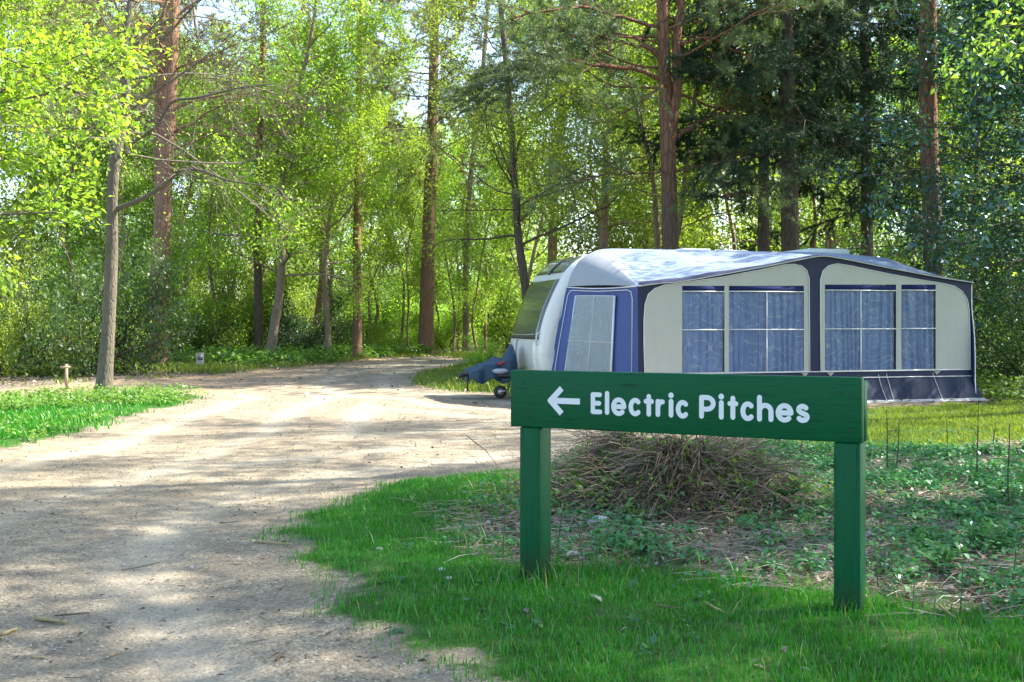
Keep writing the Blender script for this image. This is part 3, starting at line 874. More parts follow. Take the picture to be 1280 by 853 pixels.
# pale panels with rounded upper corners
PL = [front(*p) for p in [(805.5, sill_y(805)), (804.5, 430), (804.5, 400), (806, 380), (810, 368), (818, 361), (830, 356.5), (850, 353.8), (900, 347), (950, 337.5), (978, 331.5),
                          (992, 330.5), (1002, 333), (1008, 338), (1011, 348), (1011.5, 400), (1012, sill_y(1012))]]
PRR = [front(*p) for p in [(1025.5, sill_y(1025)), (1025, 400), (1025, 350), (1028, 339), (1035, 332.5), (1046, 330), (1060, 332), (1110, 342.5), (1150, 350), (1178, 354.5),
                           (1193, 358), (1203, 365), (1209, 375), (1211, 388), (1212, 420), (1212.5, sill_y(1212))]]
wins = [(852.5, 905.5), (911, 1004.8), (1031, 1120), (1126.5, 1169.5)]
holesL = [[front(x0, 357.5), front(x1, 357.5), front(x1, sill_y(x1) - 1.5), front(x0, sill_y(x0) - 1.5)] for x0, x1 in wins[:2]]
holesR = [[front(x0, 356), front(x1, 356), front(x1, sill_y(x1) - 1.5), front(x0, sill_y(x0) - 1.5)] for x0, x1 in wins[2:]]
fill([PL] + holesL, FY - .004, 'front_panel', M['cream'])
fill([PRR] + holesR, FY - .004, 'front_panel', M['cream'])
def inflate(lp, e=.004):
    return [tuple(p) for p in lp]
outer = [tuple(p) for p in EAVE] + [front(1213, 380), front(1213.5, 420), front(1214, 471)] + [front(797.5, 471), front(797.5, 420)]
fill([outer, inflate(PL), inflate(PRR)], FY, 'front_border', M['navy'])
# piping along the panels
def line(pts, r, name='piping', mat='piping', parent=aw, y=FY - .012, k=5):
    a = Acc(); tube(a, [(p[0], y, p[1]) for p in pts], r, k, cap=True); return mobj(name, a.mesh(name), M[mat], parent)
line(PL, .007); line(PRR, .007)
line(EAVE, .011, 'eave_piping', y=FY - .05)
line([front(797.5, sill_y(797)), front(1000, sill_y(1000)), front(1214, sill_y(1214))], .009)
line([front(797.5, 476.2), front(1000, 473), front(1214, 470)], .008, y=FY - .03)
for x in (1001, 1033, 1166):
    a = Acc(); p = front(x, sill_y(x) + 1); q = front(x + 4.5, sill_y(x) + 6); r = front(x + 9, sill_y(x) + 1)
    a.add([(p[0], FY - .02, p[1]), (q[0], FY - .02, q[1]), (r[0], FY - .02, r[1]), (p[0], FY - .012, p[1]), (q[0], FY - .012, q[1]), (r[0], FY - .012, r[1])], [(0, 1, 4, 3), (1, 2, 5, 4)], [(0, 2, 1)])
    mobj('tab', a.mesh('tab', False), M['piping'], aw)
for k, ((x0, x1), nm) in enumerate(zip(wins, range(4))):
    top = 357.5 if k < 2 else 356
    wobj = None
    s0, z1 = front(x0, top); s1, _ = front(x1, top); z0 = front(x0, sill_y(x0))[1]
    a = Acc(); n_ = int((s1 - s0) / .008); xs = np.linspace(s0 - .01, s1 + .01, n_); zs = np.linspace(z0 - .03, z1, 12)
    X_, Z_ = np.meshgrid(xs, zs)
    ph = fbm(X_ * 3 + k * 7, Z_ * .25, 2) * 16
    Y_ = FY + .05 + (.022 + .006 * (k % 2)) * np.sin(X_ * (42 + 5 * k) + ph) + .01 * np.sin(X_ * 97 + ph * 2)
    V = np.c_[X_.ravel(), Y_.ravel(), Z_.ravel()]
    Q = [(j * n_ + i, j * n_ + i + 1, (j + 1) * n_ + i + 1, (j + 1) * n_ + i) for j in range(11) for i in range(n_ - 1)]
    a.add(V, Q)
    zt = front(x0, top + 6.8)[1]
    # window: clear pane with white mullions over the curtain
    pane = mobj('window', (lambda A: (A.add([(s0, FY + .006, z0), (s1, FY + .006, z0), (s1, FY + .006, zt), (s0, FY + .006, zt)], [(0, 1, 2, 3)]), A.mesh('window', False))[1])(Acc()), M['clear'], aw)
    mobj('curtain', a.mesh('curtain'), M['curtain'], pane)
    a = Acc(); a.box((s0 + .001, FY + .001, zt), (s1 - .001, FY + .014, z1 - .001)); mobj('header_band', a.mesh('header_band', False), M['navy_band'], pane)
    def bar(xa, za, xb, zb, w=.016):
        a = Acc(); a.box((min(xa, xb) - (w / 2 if xa == xb else 0), FY - .010, min(za, zb) - (w / 2 if za == zb else 0)), (max(xa, xb) + (w / 2 if xa == xb else 0), FY + .004, max(za, zb) + (w / 2 if za == zb else 0)))
        mobj('glazing_bar', a.mesh('glazing_bar', False), M['piping'], pane)
    zm = front((x0 + x1) / 2, 412.5 - (x0 - 852) * .006)[1]
    bar(s0, zt, s1, zt); bar(s0, zm, s1, zm)
    if k in (1, 2):
        sm = (s0 + s1) / 2; bar(sm, z0, sm, zm - .009); bar(sm, zm + .009, sm, zt - .009)
# skirt with slack folds, then the pale mud flap
def sheet(f, nu, nv, name, mat, parent=aw, thick=.0):
    u, v = np.meshgrid(np.linspace(0, 1, nu), np.linspace(0, 1, nv))
    V = np.array([f(a_, b_) for a_, b_ in zip(u.ravel(), v.ravel())])
    Q = [(j * nu + i, j * nu + i + 1, (j + 1) * nu + i + 1, (j + 1) * nu + i) for j in range(nv - 1) for i in range(nu - 1)]
    A = Acc(); A.add(V, Q); o = mobj(name, A.mesh(name), mat, parent)
    if thick:
        md = o.modifiers.new('solid', 'SOLIDIFY'); md.thickness = thick
    return o
sL, sR = front(797.5, 471)[0], front(1214, 471)[0]
zt_ = .47; zb_ = -.05
def skirt(u, v):
    s_ = sL + (sR - sL) * u + (.12 * (u - .5) * 2) * v
    w_ = .05 * math.sin(u * 37) * v * (1 - v) * 2 + .03 * math.sin(u * 83 + v * 3) * v
    return (s_, FY + .022 - .18 * v + w_, zt_ + (zb_ - zt_) * v)
sheet(skirt, 140, 8, 'skirt', M['skirt'])
def flap(u, v):
    x, y, z = skirt(u, 1.0); return (x, y - .03 - .10 * v + .02 * math.sin(u * 60), z + .035 - .045 * v)
sheet(flap, 120, 3, 'mud_flap', M['mudwall'])
for x in (1098, 1108, 1166):
    s_ = front(x, 480)[0]; u = (s_ - sL) / (sR - sL)
    a = Acc(); tube(a, [tuple(np.array(skirt(u, v)) + (0, -.012, 0)) for v in np.linspace(0, 1, 6)], .006, 4); mobj('piping', a.mesh('piping'), M['piping'], aw)
# the left end wall: ruled between the front post and the caravan's nose
def nose(z):
    return float(np.interp(z, [0, .46, 1.0, 1.5, 2.06, 2.34, 2.6, 2.76], [-.84, -.77, -.70, -.60, -.449, -.33, -.17, .1]))
CS = front(797.5, 358)
def side(t, z):
    n_ = nose(z); zz = z
    return np.array([CS[0] * (1 - t) + n_ * t, FY * (1 - t) + .02 * t, zz])
def side_uv(u, v):
    z = -.05 + (2.05 + .05) * v - .035 * math.sin(math.pi * u) * v
    p = side(u, z + (CS[1] - 2.05) * 0); p[2] += (CS[1] - 2.05) * (1 - u) * v
    return p
def side_pt(u, v, off=0.0):
    p = side_uv(u, v); return p + np.array([-off, -off * .35, 0])
# openings: window between u .26 and .74
def side_grid(u0, u1, v0, v1, nu, nv, name, mat, off=0.0, parent=aw, wave=0):
    def f(u, v):
        p = side_pt(u0 + (u1 - u0) * u, v0 + (v1 - v0) * v, off)
        if wave: p = p + np.array([wave * math.sin(u * 30), 0, 0])
        return p
    return sheet(f, nu, nv, name, mat, parent)
side_grid(0, 1, 0, 1, 20, 14, 'side_wall', M['blue'])
sw = side_grid(.27, .80, .12, .93, 30, 8, 'side_window', M['curtain_grey'], .03, aw, .006)
def sline(uv, r, name, parent, off=.04):
    a = Acc(); tube(a, [side_pt(u, v, off) for u, v in uv], r, 5, cap=True); mobj(name, a.mesh(name), M['piping'], parent)
for uv in ([(.27, .12), (.27, .93)], [(.80, .12), (.80, .93)]): sline(uv, .022, 'window_edge', sw)
sline([(.27, .93), (.80, .93)], .008, 'window_edge', sw)
sline([(.535, .12), (.535, .93)], .012, 'glazing_bar', sw); sline([(.27, .53), (.80, .53)], .012, 'glazing_bar', sw)
side_grid(.795, .275, .125, .925, 3, 3, 'clear_pane', M['clear'], .05, sw)
sline([(.99, .0), (.985, .995)] , .008, 'piping', aw, .035)
sline([(u, 1.0) for u in np.linspace(0, 1, 8)], .010, 'piping', aw, .035)
sline([(.93, .0), (.93, .3), (.93, .93), (.90, .97), (.85, .975), (.5, .975), (.12, .975), (.07, .96), (.05, .9), (.05, 0)], .007, 'piping', aw, .035)
sline([(1.0, .21), (.8, .19), (.4, .19), (0, .2)], .007, 'piping', aw, .035)
# roof: fans out from the nose then runs level back to the caravan's rail
rear = resample(np.array([(-.449, 2.06), (-.36, 2.30), (-.20, 2.55), (.02, 2.70), (.35, 2.79), (1.2, 2.80), (3.4, 2.80), (5.2, 2.80), (6.55, 2.72)], float), 80)
rs = rear[:, 0]
fx_ = np.where(rs < .35, 0, (rs - .35) / (6.55 - .35)); fx_ = np.clip(fx_, 0, 1)
EV = np.concatenate([EAVE, [np.array(front(1229, 356.5))]])
fpts = np.array([[CS[0] + (EV[-1][0] - CS[0]) * f_, 0] for f_ in fx_]); fpts[:, 1] = np.interp(fpts[:, 0], EV[:, 0], EV[:, 1])
nv_ = 14; V = []
for k_, (r_, f_) in enumerate(zip(rear, fpts)):
    for j in range(nv_):
        t = j / (nv_ - 1)
        z = f_[1] * (1 - t) + r_[1] * t
        sag = -.045 * math.sin(math.pi * t) * (1 + .8 * math.sin(r_[0] * 3.1)) * min(1, max(0, fx_[k_] * 12)) + .05 * (t * (1 - t)) * math.sin(r_[0] * 9)
        y_ = (FY - .05) * (1 - t) + .03 * t
        if fx_[k_] == 0: y_ = FY * (1 - t) + .02 * t
        V.append((f_[0] * (1 - t) + r_[0] * t, y_, z + sag + .012 * (1 - abs(2 * t - 1))))
nu_ = len(rear)
Q = [(i * nv_ + j, (i + 1) * nv_ + j, (i + 1) * nv_ + j + 1, i * nv_ + j + 1) for i in range(nu_ - 1) for j in range(nv_ - 1)]
ng = int(np.sum(fx_ <= 0)) ; qg = Q[:(ng - 1) * (nv_ - 1)]; Q = Q[(ng - 1) * (nv_ - 1):]
a = Acc(); a.add(V, qg); gu = mobj('gusset', a.mesh('gusset'), M['gusset'], aw)
a = Acc(); a.add(V, Q); ro = mobj('roof', a.mesh('roof'), M['roofcloth'], aw)
# blue front edge band lying on the roof above the eave
V = np.array(V).reshape(nu_, nv_, 3); sel = [i for i in range(nu_) if fx_[i] > 0]
b0 = V[sel, 0] + (0, -.02, .012); b1 = V[sel, 1] + (0, 0, .016)
bb = np.concatenate([b0, b1]); m_ = len(sel)
a = Acc(); a.add(bb, [(i, i + 1, i + 1 + m_, i + m_) for i in range(m_ - 1)]); mobj('roof_edge', a.mesh('roof_edge'), M['navy'], aw)
# poles, right corner wing and guy rope
def P3(s_, y_, z_): return (s_, y_, z_)
rc = front(1214, 356)
a = Acc(); tube(a, [(CS[0] + .03, FY + .06, -.06), (CS[0] + .02, FY + .06, CS[1] - .03)], .014, 8, cap=True); mobj('pole', a.mesh('pole'), M['steel'], aw)
a = Acc(); tube(a, [(rc[0] - .03, FY + .06, -.06), (rc[0] - .03, FY + .06, rc[1] - .03)], .014, 8, cap=True); mobj('pole', a.mesh('pole'), M['steel'], aw)
pk = front(1025, 322)
a = Acc(); tube(a, [(pk[0] - .08, FY + .09, -.06), (pk[0] - .08, FY + .09, pk[1] - .1)], .014, 8, cap=True); mobj('pole', a.mesh('pole'), M['steel'], aw)
def wing(u, v):
    z = rc[1] * (1 - v) + (-.04) * v
    return (rc[0] + (.09 + .19 * v) * u + .10 * v * 0 + .003 * math.sin(v * 20), FY + .0 + .55 * u + .02 * math.sin(v * 9) - .14 * v * (1 - u), z - .02 * u)
sheet(wing, 8, 16, 'end_wall', M['blue'])
def back_side(u, v):
    z = rc[1] * (1 - v) + (-.04) * v
    a0 = np.array(wing(1, v)); b0 = np.array([6.5, .02, z + (2.66 - rc[1]) * (1 - v)])
    p = a0 * (1 - u) + b0 * u; return p
sheet(back_side, 8, 12, 'end_wall', M['blue'])
for u in (0.02, .55, 1.0):
    a = Acc(); tube(a, [np.array(wing(u, v)) + (.004, -.012, 0) for v in np.linspace(0, 1, 14)], .010 if u else .007, 5, cap=True); mobj('piping', a.mesh('piping'), M['piping'], aw)
yb = np.array(wing(.1, .02)); M['yellow'] = plain('yellow_clip', (.55, .33, .03), .5)
a = Acc(); a.box(yb + (-.02, -.05, -.07), yb + (.03, -.02, .02)); mobj('clip', a.mesh('clip', False), M['yellow'], aw)
M['rope'] = plain('guy_rope', (.05, .06, .06), .8)
a = Acc(); p0 = np.array(wing(1, .97)); tube(a, [p0, p0 + (.9, -.5, .12), p0 + (2.2, -1.0, .30)], .008, 4); 
p1 = np.array(wing(1, .02)); tube(a, [p1, p1 + (1.6, -1.2, -1.0), p1 + (3.0, -2.3, -2.1)], .006, 4)
mobj('guy_rope', a.mesh('guy_rope'), M['rope'], aw)

# ------------------------------------------------------------------ the wood
def wp(px, py, Yd): return np.array([(px - 640) / F * Yd, Yd, CAM_H + (405 - py) / F * Yd])
def tree_root(name, x, y, label, cat='tree', group=None, rz=0.0):
    return empty(name, (x, y, gzf(x, y) - .03), rz, label, cat, group)
def rel(pts, root): return [np.array(p) - np.array(root.location) for p in pts]
def hero(name, label, pts, Yd, r0, r1, bark, crown, **kw):
    """pts: trunk centre line as seen, bottom first"""
    P = [wp(px, py, Yd) for px, py in pts]
    root = tree_root(name, P[0][0], Yd, label)
    R = rel(P, root); R[0][2] = -.05
    # drift a little in depth so that trunks are not in one plane
    for i, p in enumerate(R): p[1] += .25 * math.sin(i * 1.7 + Yd) * i / len(R)
    A, tw = grow(RNG, R, r0, r1, **kw)
    mobj('trunk', A.mesh('trunk'), M[bark], root)
    if crown:
        kind, mat, args = crown
        me = (crown_mesh if kind == 'leaf' else needle_mesh)('crown', tw, *args, RNG)
        mobj('crown', me, M[mat], root)
    return root

# 1 the grey-barked tree in the grass island, mostly bare spreading twigs
t1 = hero('grey_barked_tree', 'slim grey-barked tree with bare spreading branches rooted in the grass patch left of the track',
     [(129, 492), (134, 440), (137, 380), (139, 300), (141, 240), (147, 190), (153, 150), (156, 110), (158, 60), (163, 10), (170, -70)], 22.2, .150, .055, 'bark_grey',
     ('leaf', 'leaf_birch', (2, .07, .10)), lo=.50, hi=.98, limbs=26, length=lambda t: 3.6 - 1.2 * t, elev=lambda t: .15 + .5 * t,
     subs=8, twigs=7, wob=.20, grav=-.01, sub_len=.5, twig_len=.42, limb_r=.32)
# two hand-placed low limbs reaching right over the track
A = Acc()
for pts, r in (([(143, 262), (175, 250), (205, 232), (222, 215), (250, 213), (285, 226), (330, 232), (365, 238)], .055),
               ([(146, 200), (170, 175), (195, 160), (215, 128), (250, 122), (300, 110), (345, 105)], .05)):
    P = np.array([wp(a_, b_, 22.2 - .2 * k) for k, (a_, b_) in enumerate(pts)]) - np.array(t1.location)
    tube(A, resample(P, 24), np.linspace(r, .008, 24), 6)
    for j in range(14):
        q, d = path_at(P, .25 + .74 * j / 14); dd = unit(d + RNG.normal(0, .8, 3)); sp = bend(q, dd, 1.1, 4, .25, 0, RNG); tube(A, sp, np.linspace(.012, .003, 5), 3)
        for w in range(4):
            q2, d2 = path_at(sp, RNG.random()); tube(A, bend(q2, unit(d2 + RNG.normal(0, .7, 3)), .5, 3, .2, 0, RNG), np.linspace(.006, .002, 4), 3)
mobj('low_limbs', A.mesh('low_limbs'), M['bark_grey'], t1).name = 'limb'

# 2 big pine left, with a second stem close behind
hero('pine_tree', 'tall brown pine with a broad shaggy trunk behind the grey post at the left',
     [(196, 455), (199, 400), (201, 330), (204, 250), (209, 150), (216, 40), (220, -80), (224, -220)], 39, .36, .2, 'bark_pine',
     ('needle', 'needle_pine', (5, .16, .018, 11)), lo=.50, hi=1, limbs=30, length=lambda t: 4.4 - 1.0 * t, elev=lambda t: .0 + .35 * t,
     subs=7, twigs=5, wob=.2, grav=.02, sub_len=.45, twig_len=.5, limb_r=.2)
hero('pine_tree', 'second pine stem close behind the broad shaggy pine at the left, seen above its bushes',
     [(206, 452), (204, 380), (201, 300), (199, 200), (200, 100), (204, 0), (206, -120)], 43, .24, .14, 'bark_pine',
     ('needle', 'needle_pine', (5, .16, .018, 10)), lo=.55, hi=1, limbs=20, length=lambda t: 4.2, elev=lambda t: .1,
     subs=7, twigs=5, wob=.2, grav=.02, sub_len=.45, twig_len=.5, limb_r=.2)
# 3 reddish stem and 4 the leaning birch with the bright crown
hero('pine_tree', 'straight reddish pine stem just left of the leaning pale-barked tree across the track',
     [(323, 449), (323, 380), (322, 300), (324, 200), (327, 80), (330, -60)], 45, .19, .1, 'bark_pine_red',
     ('needle', 'needle_pine', (5, .15, .018, 9)), lo=.6, hi=1, limbs=20, length=lambda t: 3.6, elev=lambda t: .15, subs=6, twigs=4, grav=.02, limb_r=.2)
hero('birch_tree', 'leaning multi-stemmed tree with a bright yellow-green spring crown beside the straight reddish stem',
     [(337, 450), (342, 410), (349, 370), (354, 320), (350, 270), (356, 200), (372, 120), (392, 40), (400, -30)], 43, .20, .05, 'bark_birch',
     ('leaf', 'leaf_spring', (30, .12, .22)), lo=.30, hi=1, limbs=34, length=lambda t: 4.6 - 2.0 * t, elev=lambda t: .35 + .4 * t,
     subs=7, twigs=5, wob=.16, grav=.0, sub_len=.5, twig_len=.6, limb_r=.42)
hero('birch_tree', 'young birch with a light green crown standing right of the leaning multi-stemmed tree',
     [(412, 449), (409, 400), (405, 340), (412, 280), (420, 200), (428, 120), (432, 60)], 44, .13, .04, 'bark_birch',
     ('leaf', 'leaf_spring', (30, .12, .2)), lo=.35, hi=1, limbs=26, length=lambda t: 3.8 - 1.8 * t, elev=lambda t: .4, subs=6, twigs=5, limb_r=.4)
hero('pine_tree', 'slim straight pine stem between the leaning bright-crowned tree and the tallest pine',
     [(446, 449), (447, 390), (446, 320), (447, 220), (449, 100), (452, -40)], 46, .2, .12, 'bark_pine',
     ('needle', 'needle_pine', (5, .15, .018, 9)), lo=.6, hi=1, limbs=20, length=lambda t: 3.4, elev=lambda t: .15, subs=6, twigs=4, grav=.02, limb_r=.2)
# 7 tallest pine where the track ends
hero('pine_tree', 'tallest straight pine, grey below and orange above, where the track disappears',
     [(532, 445), (533, 400), (536, 300), (539, 200), (541, 120), (543, 40), (545, -60)], 51, .36, .17, 'bark_pine',
     ('needle', 'needle_pine', (6, .2, .022, 12)), lo=.52, hi=1, limbs=40, length=lambda t: 3.9 - .6 * t, elev=lambda t: -.12 + .35 * t,
     subs=8, twigs=5, wob=.2, grav=.02, sub_len=.42, twig_len=.5, limb_r=.18)
hero('pine_tree', 'thin far pine seen in the bright gap just right of the tallest pine',
     [(583, 446), (582, 360), (583, 300), (588, 220), (597, 150), (606, 60), (612, -20)], 58, .17, .09, 'bark_birch',
     ('needle', 'needle_green', (5, .2, .022, 9)), lo=.66, hi=1, limbs=18, length=lambda t: 3.0, elev=lambda t: .1, subs=6, twigs=4, limb_r=.2)
hero('birch_tree', 'dark leaning stem rising just left of the caravan roof, with fresh green leaves',
     [(664, 448), (660, 390), (655, 345), (648, 300), (644, 240), (640, 170), (634, 90), (626, 10), (620, -50)], 33, .14, .07, 'bark_dark',
     ('leaf', 'leaf_birch', (24, .10, .22)), lo=.35, hi=1, limbs=30, length=lambda t: 3.4 - 1.2 * t, elev=lambda t: .3, subs=6, twigs=5, limb_r=.35)
hero('birch_tree', 'pale-stemmed tree behind the caravan roof, between the leaning dark stem and the orange pine',
     [(752, 449), (753, 380), (755, 300), (757, 220), (760, 130), (763, 40), (766, -60)], 38, .17, .09, 'bark_birch',
     ('leaf', 'leaf_birch', (26, .10, .22)), lo=.35, hi=1, limbs=30, length=lambda t: 3.8 - 1.2 * t, elev=lambda t: .3, subs=6, twigs=5, limb_r=.3)
hero('birch_tree', 'thin curved stem close to the left side of the orange-barked pine',
     [(826, 449), (824, 380), (822, 300), (818, 230), (808, 180), (795, 130), (780, 70), (770, 10)], 36, .12, .05, 'bark_birch',
     ('leaf', 'leaf_mid', (20, .09, .2)), lo=.4, hi=1, limbs=24, length=lambda t: 3.2, elev=lambda t: .35, subs=6, twigs=4, limb_r=.35)

# 13 the orange-barked pine behind the caravan
p13 = hero('pine_tree', 'large orange-barked pine with a forked top directly behind the caravan',
     [(839, 449), (838, 380), (838, 300), (836, 230), (834, 180), (833, 130), (831, 85), (828, 30), (826, -50)], 30, .245, .15, 'bark_pine_red',
     ('needle', 'needle_green', (6, .15, .012, 14)), lo=.66, hi=1, limbs=18, length=lambda t: 3.6, elev=lambda t: .1 + .2 * t,
     subs=8, twigs=5, wob=.2, grav=.03, sub_len=.45, twig_len=.42, limb_r=.25)
A = Acc(); tws = []
base13 = np.array(p13.location)
LIMBS = [([(838, 190), (843, 140), (846, 100), (846, 60), (850, 10), (856, -60)], .15, .09, 0),
         ([(836, 108), (818, 96), (795, 87), (765, 84), (735, 80), (705, 74), (672, 68), (640, 66)], .075, .025, -2.5),
         ([(830, 80), (812, 62), (790, 55), (765, 50), (735, 44), (722, 36), (700, 40)], .06, .02, -1.5),
         ([(836, 40), (800, 28), (765, 18), (735, 10), (700, 12), (660, 18), (640, 26)], .06, .02, -3.0),
         ([(846, 60), (870, 50), (895, 50), (915, 62), (930, 66)], .05, .015, -1.0),
         ([(846, 172), (862, 160), (880, 150), (905, 138), (920, 135)], .06, .02, 1.0),
         ([(845, 215), (865, 208), (890, 205), (920, 190)], .035, .01, 1),
         ([(842, 218), (822, 216), (790, 217), (760, 218), (735, 226), (700, 238)], .03, .008, -2),
         ([(841, 245), (862, 240), (890, 246), (930, 240), (960, 236)], .03, .008, -2)]
for pts, ra, rb, dy in LIMBS:
    n_ = len(pts); P = np.array([wp(x_, y_, 30 + dy * k / n_) for k, (x_, y_) in enumerate(pts)]) - base13
    P = resample(P, 22); tube(A, P + RNG.normal(0, .02, P.shape), np.linspace(ra, rb, 22), 8)
    if pts[0][1] > 185 and ra > .1: continue
    for j in range(12):
        u = .35 + .65 * j / 12; q, d = path_at(P, min(u, .99)); sp = bend(q, unit(d + RNG.normal(0, .6, 3)), 1.3, 3, .2, .05, RNG); tube(A, sp, np.linspace(.02, .005, 4), 4)
        for w in range(5):
            a_, sd2 = path_at(sp, min(.3 + .17 * w, .98)); b_ = a_ + unit(sd2 + RNG.normal(0, .6, 3)) * .42; tws.append((a_, b_)); tube(A, np.array([a_, b_]), [.005, .003], 3)
mobj('limb', A.mesh('limb'), M['bark_pine_red'], p13)
mobj('crown', needle_mesh('crown', tws, 6, .15, .011, 16, RNG), M['needle_green'], p13)
# needles massed on the long left limb
T2 = []
for j in range(210):
    u = RNG.random(); c = wp(700 - 110 * u, 78 + 50 * u * u, 27.5) - base13 + RNG.normal(0, 1, 3) * (.34, .5, .20)
    d = unit(np.array([-1, -.2, -.35]) + RNG.normal(0, .4, 3)); T2.append((c, c + d * .42))
mobj('crown', needle_mesh('crown', T2, 6, .16, .011, 16, RNG, .6), M['needle_green'], p13)

# spruces and dark stems at the right
def spruce(label, pts, Yd, r0, lo, lim, length, seed, mat='needle_spruce', bark='bark_dark', droop=-.25):
    rng = np.random.default_rng(seed); P = [wp(px, py, Yd) for px, py in pts]
    root = tree_root('spruce_tree', P[0][0], Yd, label); R = rel(P, root); R[0][2] = -.05
    A, tw = grow(rng, R, r0, r0 * .45, lo=lo, hi=1, limbs=lim, length=lambda t: length * (1.1 - .35 * t), elev=lambda t: droop + .1 * t, subs=11, twigs=5,
                 wob=.08, grav=.03, sub_len=.30, twig_len=.38, limb_r=.16, sub_grav=-.12)
    mobj('trunk', A.mesh('trunk'), M[bark], root)
    mobj('crown', needle_mesh('crown', tw, 8, .12, .017, 10, rng, .7), M[mat], root)
    return root
spruce('dark-trunked spruce with drooping branches, right of the orange-barked pine', [(954, 449), (954, 300), (955, 200), (957, 100), (960, 0), (962, -80)], 33, .2, .42, 44, 3.3, 1)
spruce('thick grey-barked spruce behind the awning peak', [(990, 449), (988, 300), (986, 200), (985, 100), (983, 0), (981, -80)], 31, .29, .38, 54, 3.6, 2)
spruce('dark spruce with hanging sprays behind the right half of the awning', [(1085, 449), (1084, 300), (1082, 150), (1080, 0), (1080, -60)], 34, .22, .3, 60, 3.4, 3)
hero('pine_tree', 'tall pine with sun-patched pinkish trunk behind the right end of the awning',
     [(1168, 449), (1166, 340), (1164, 240), (1162, 150), (1159, 60), (1157, -20), (1155, -100)], 28, .25, .2, 'bark_pine_red', 
     ('needle', 'needle_green', (5, .15, .016, 8)), lo=.8, hi=1, limbs=10, length=lambda t: 3, elev=lambda t: .1, subs=6, twigs=4, limb_r=.2)

# ---- shared tree kinds: each mesh is grown once, copies share it
KIND = {}
def make_kind(key, n, fn):
    KIND[key] = [fn(i) for i in range(n)]
def broad(i):
    rng = np.random.default_rng(100 + i); H = 17
    A, tw = grow(rng, vpath(H, (rng.normal(0, .04), 0), .35, 8, rng), .17, .03, lo=.18, hi=.98, limbs=40, length=lambda t: 4.3 * (1 - .55 * abs(t - .3) / .7), elev=lambda t: .25 + .55 * t,
                 subs=6, twigs=5, wob=.17, grav=.0, sub_len=.5, twig_len=.7, k=8, twig_tubes=False, limb_r=.33)
    return A.mesh('trunk'), crown_mesh('crown', tw, 26, .17, .26, rng)
def slim(i):
    rng = np.random.default_rng(200 + i); H = 14
    A, tw = grow(rng, vpath(H, (rng.normal(0, .08), 0), .4, 8, rng), .09, .02, lo=.25, hi=.98, limbs=24, length=lambda t: 2.3 * (1 - .4 * t), elev=lambda t: .5,
                 subs=5, twigs=4, wob=.2, grav=.0, sub_len=.5, twig_len=.55, k=6, twig_tubes=False, limb_r=.4)
    return A.mesh('trunk'), crown_mesh('crown', tw, 22, .13, .2, rng)
def pine(i):
    rng = np.random.default_rng(300 + i); H = 24
    A, tw = grow(rng, vpath(H, (rng.normal(0, .03), 0), .25, 8, rng), .24, .08, lo=.5, hi=1, limbs=30, length=lambda t: 3.6 * (1.05 - .4 * t), elev=lambda t: .0 + .5 * t,
                 subs=6, twigs=4, wob=.2, grav=.03, sub_len=.45, twig_len=.55, k=8, twig_tubes=False, limb_r=.2)
    return A.mesh('trunk'), needle_mesh('crown', tw, 5, .24, .03, 9, rng)
def bush(i):
    rng = np.random.default_rng(400 + i); A = Acc(); tw = []
    for s_ in range(9):
        az = s_ * 2.4 + rng.normal(0, .3); L = 2.6 + rng.random() * 1.6
        d = np.array([math.cos(az) * .75, math.sin(az) * .75, 1.0])
        P = bend((math.cos(az) * .15, math.sin(az) * .15, -.05), d, L, 7, .14, -.02, rng)
        tube(A, P, np.linspace(.045, .01, 8), 5)
        for j in range(13):
            q, dd = path_at(P, .08 + .9 * j / 13); sp = bend(q, unit(dd + rng.normal(0, .9, 3)), 1.15, 3, .2, -.02, rng); tube(A, sp, np.linspace(.013, .004, 4), 3)
            for w in range(6):
                a_, b_ = path_at(sp, .15 + .8 * w / 6); tw.append((a_, a_ + unit(b_ + rng.normal(0, .7, 3)) * .4))
    return A.mesh('stem'), crown_mesh('foliage', tw, 22, .105, .15, rng)
def canopy(i):
    rng = np.random.default_rng(500 + i); H = 19
    A, tw = grow(rng, vpath(H, (rng.normal(0, .02), 0), .3, 8, rng), .26, .06, lo=.40, hi=.98, limbs=34, length=lambda t: 4.6 * (1 - .5 * abs(t - .4)), elev=lambda t: .15 + .6 * t,
                 subs=6, twigs=5, wob=.17, grav=.0, sub_len=.5, twig_len=.7, k=10, twig_tubes=False, limb_r=.33)
    return A.mesh('trunk'), crown_mesh('crown', tw, 14, .15, .24, rng)
make_kind('canopy', 2, canopy)
make_kind('broad', 4, broad); make_kind('slim', 3, slim); make_kind('pine', 3, pine); make_kind('bush', 4, bush)
BARK = {'canopy': 'bark_grey', 'broad': 'bark_birch', 'slim': 'bark_birch', 'pine': 'bark_pine', 'bush': 'bark_dark'}
PART = {'canopy': ('trunk', 'crown'), 'broad': ('trunk', 'crown'), 'slim': ('trunk', 'crown'), 'pine': ('trunk', 'crown'), 'bush': ('stem', 'foliage')}
NAME = {'canopy': 'broadleaf_tree', 'broad': 'broadleaf_tree', 'slim': 'young_tree', 'pine': 'pine_tree', 'bush': 'bush'}
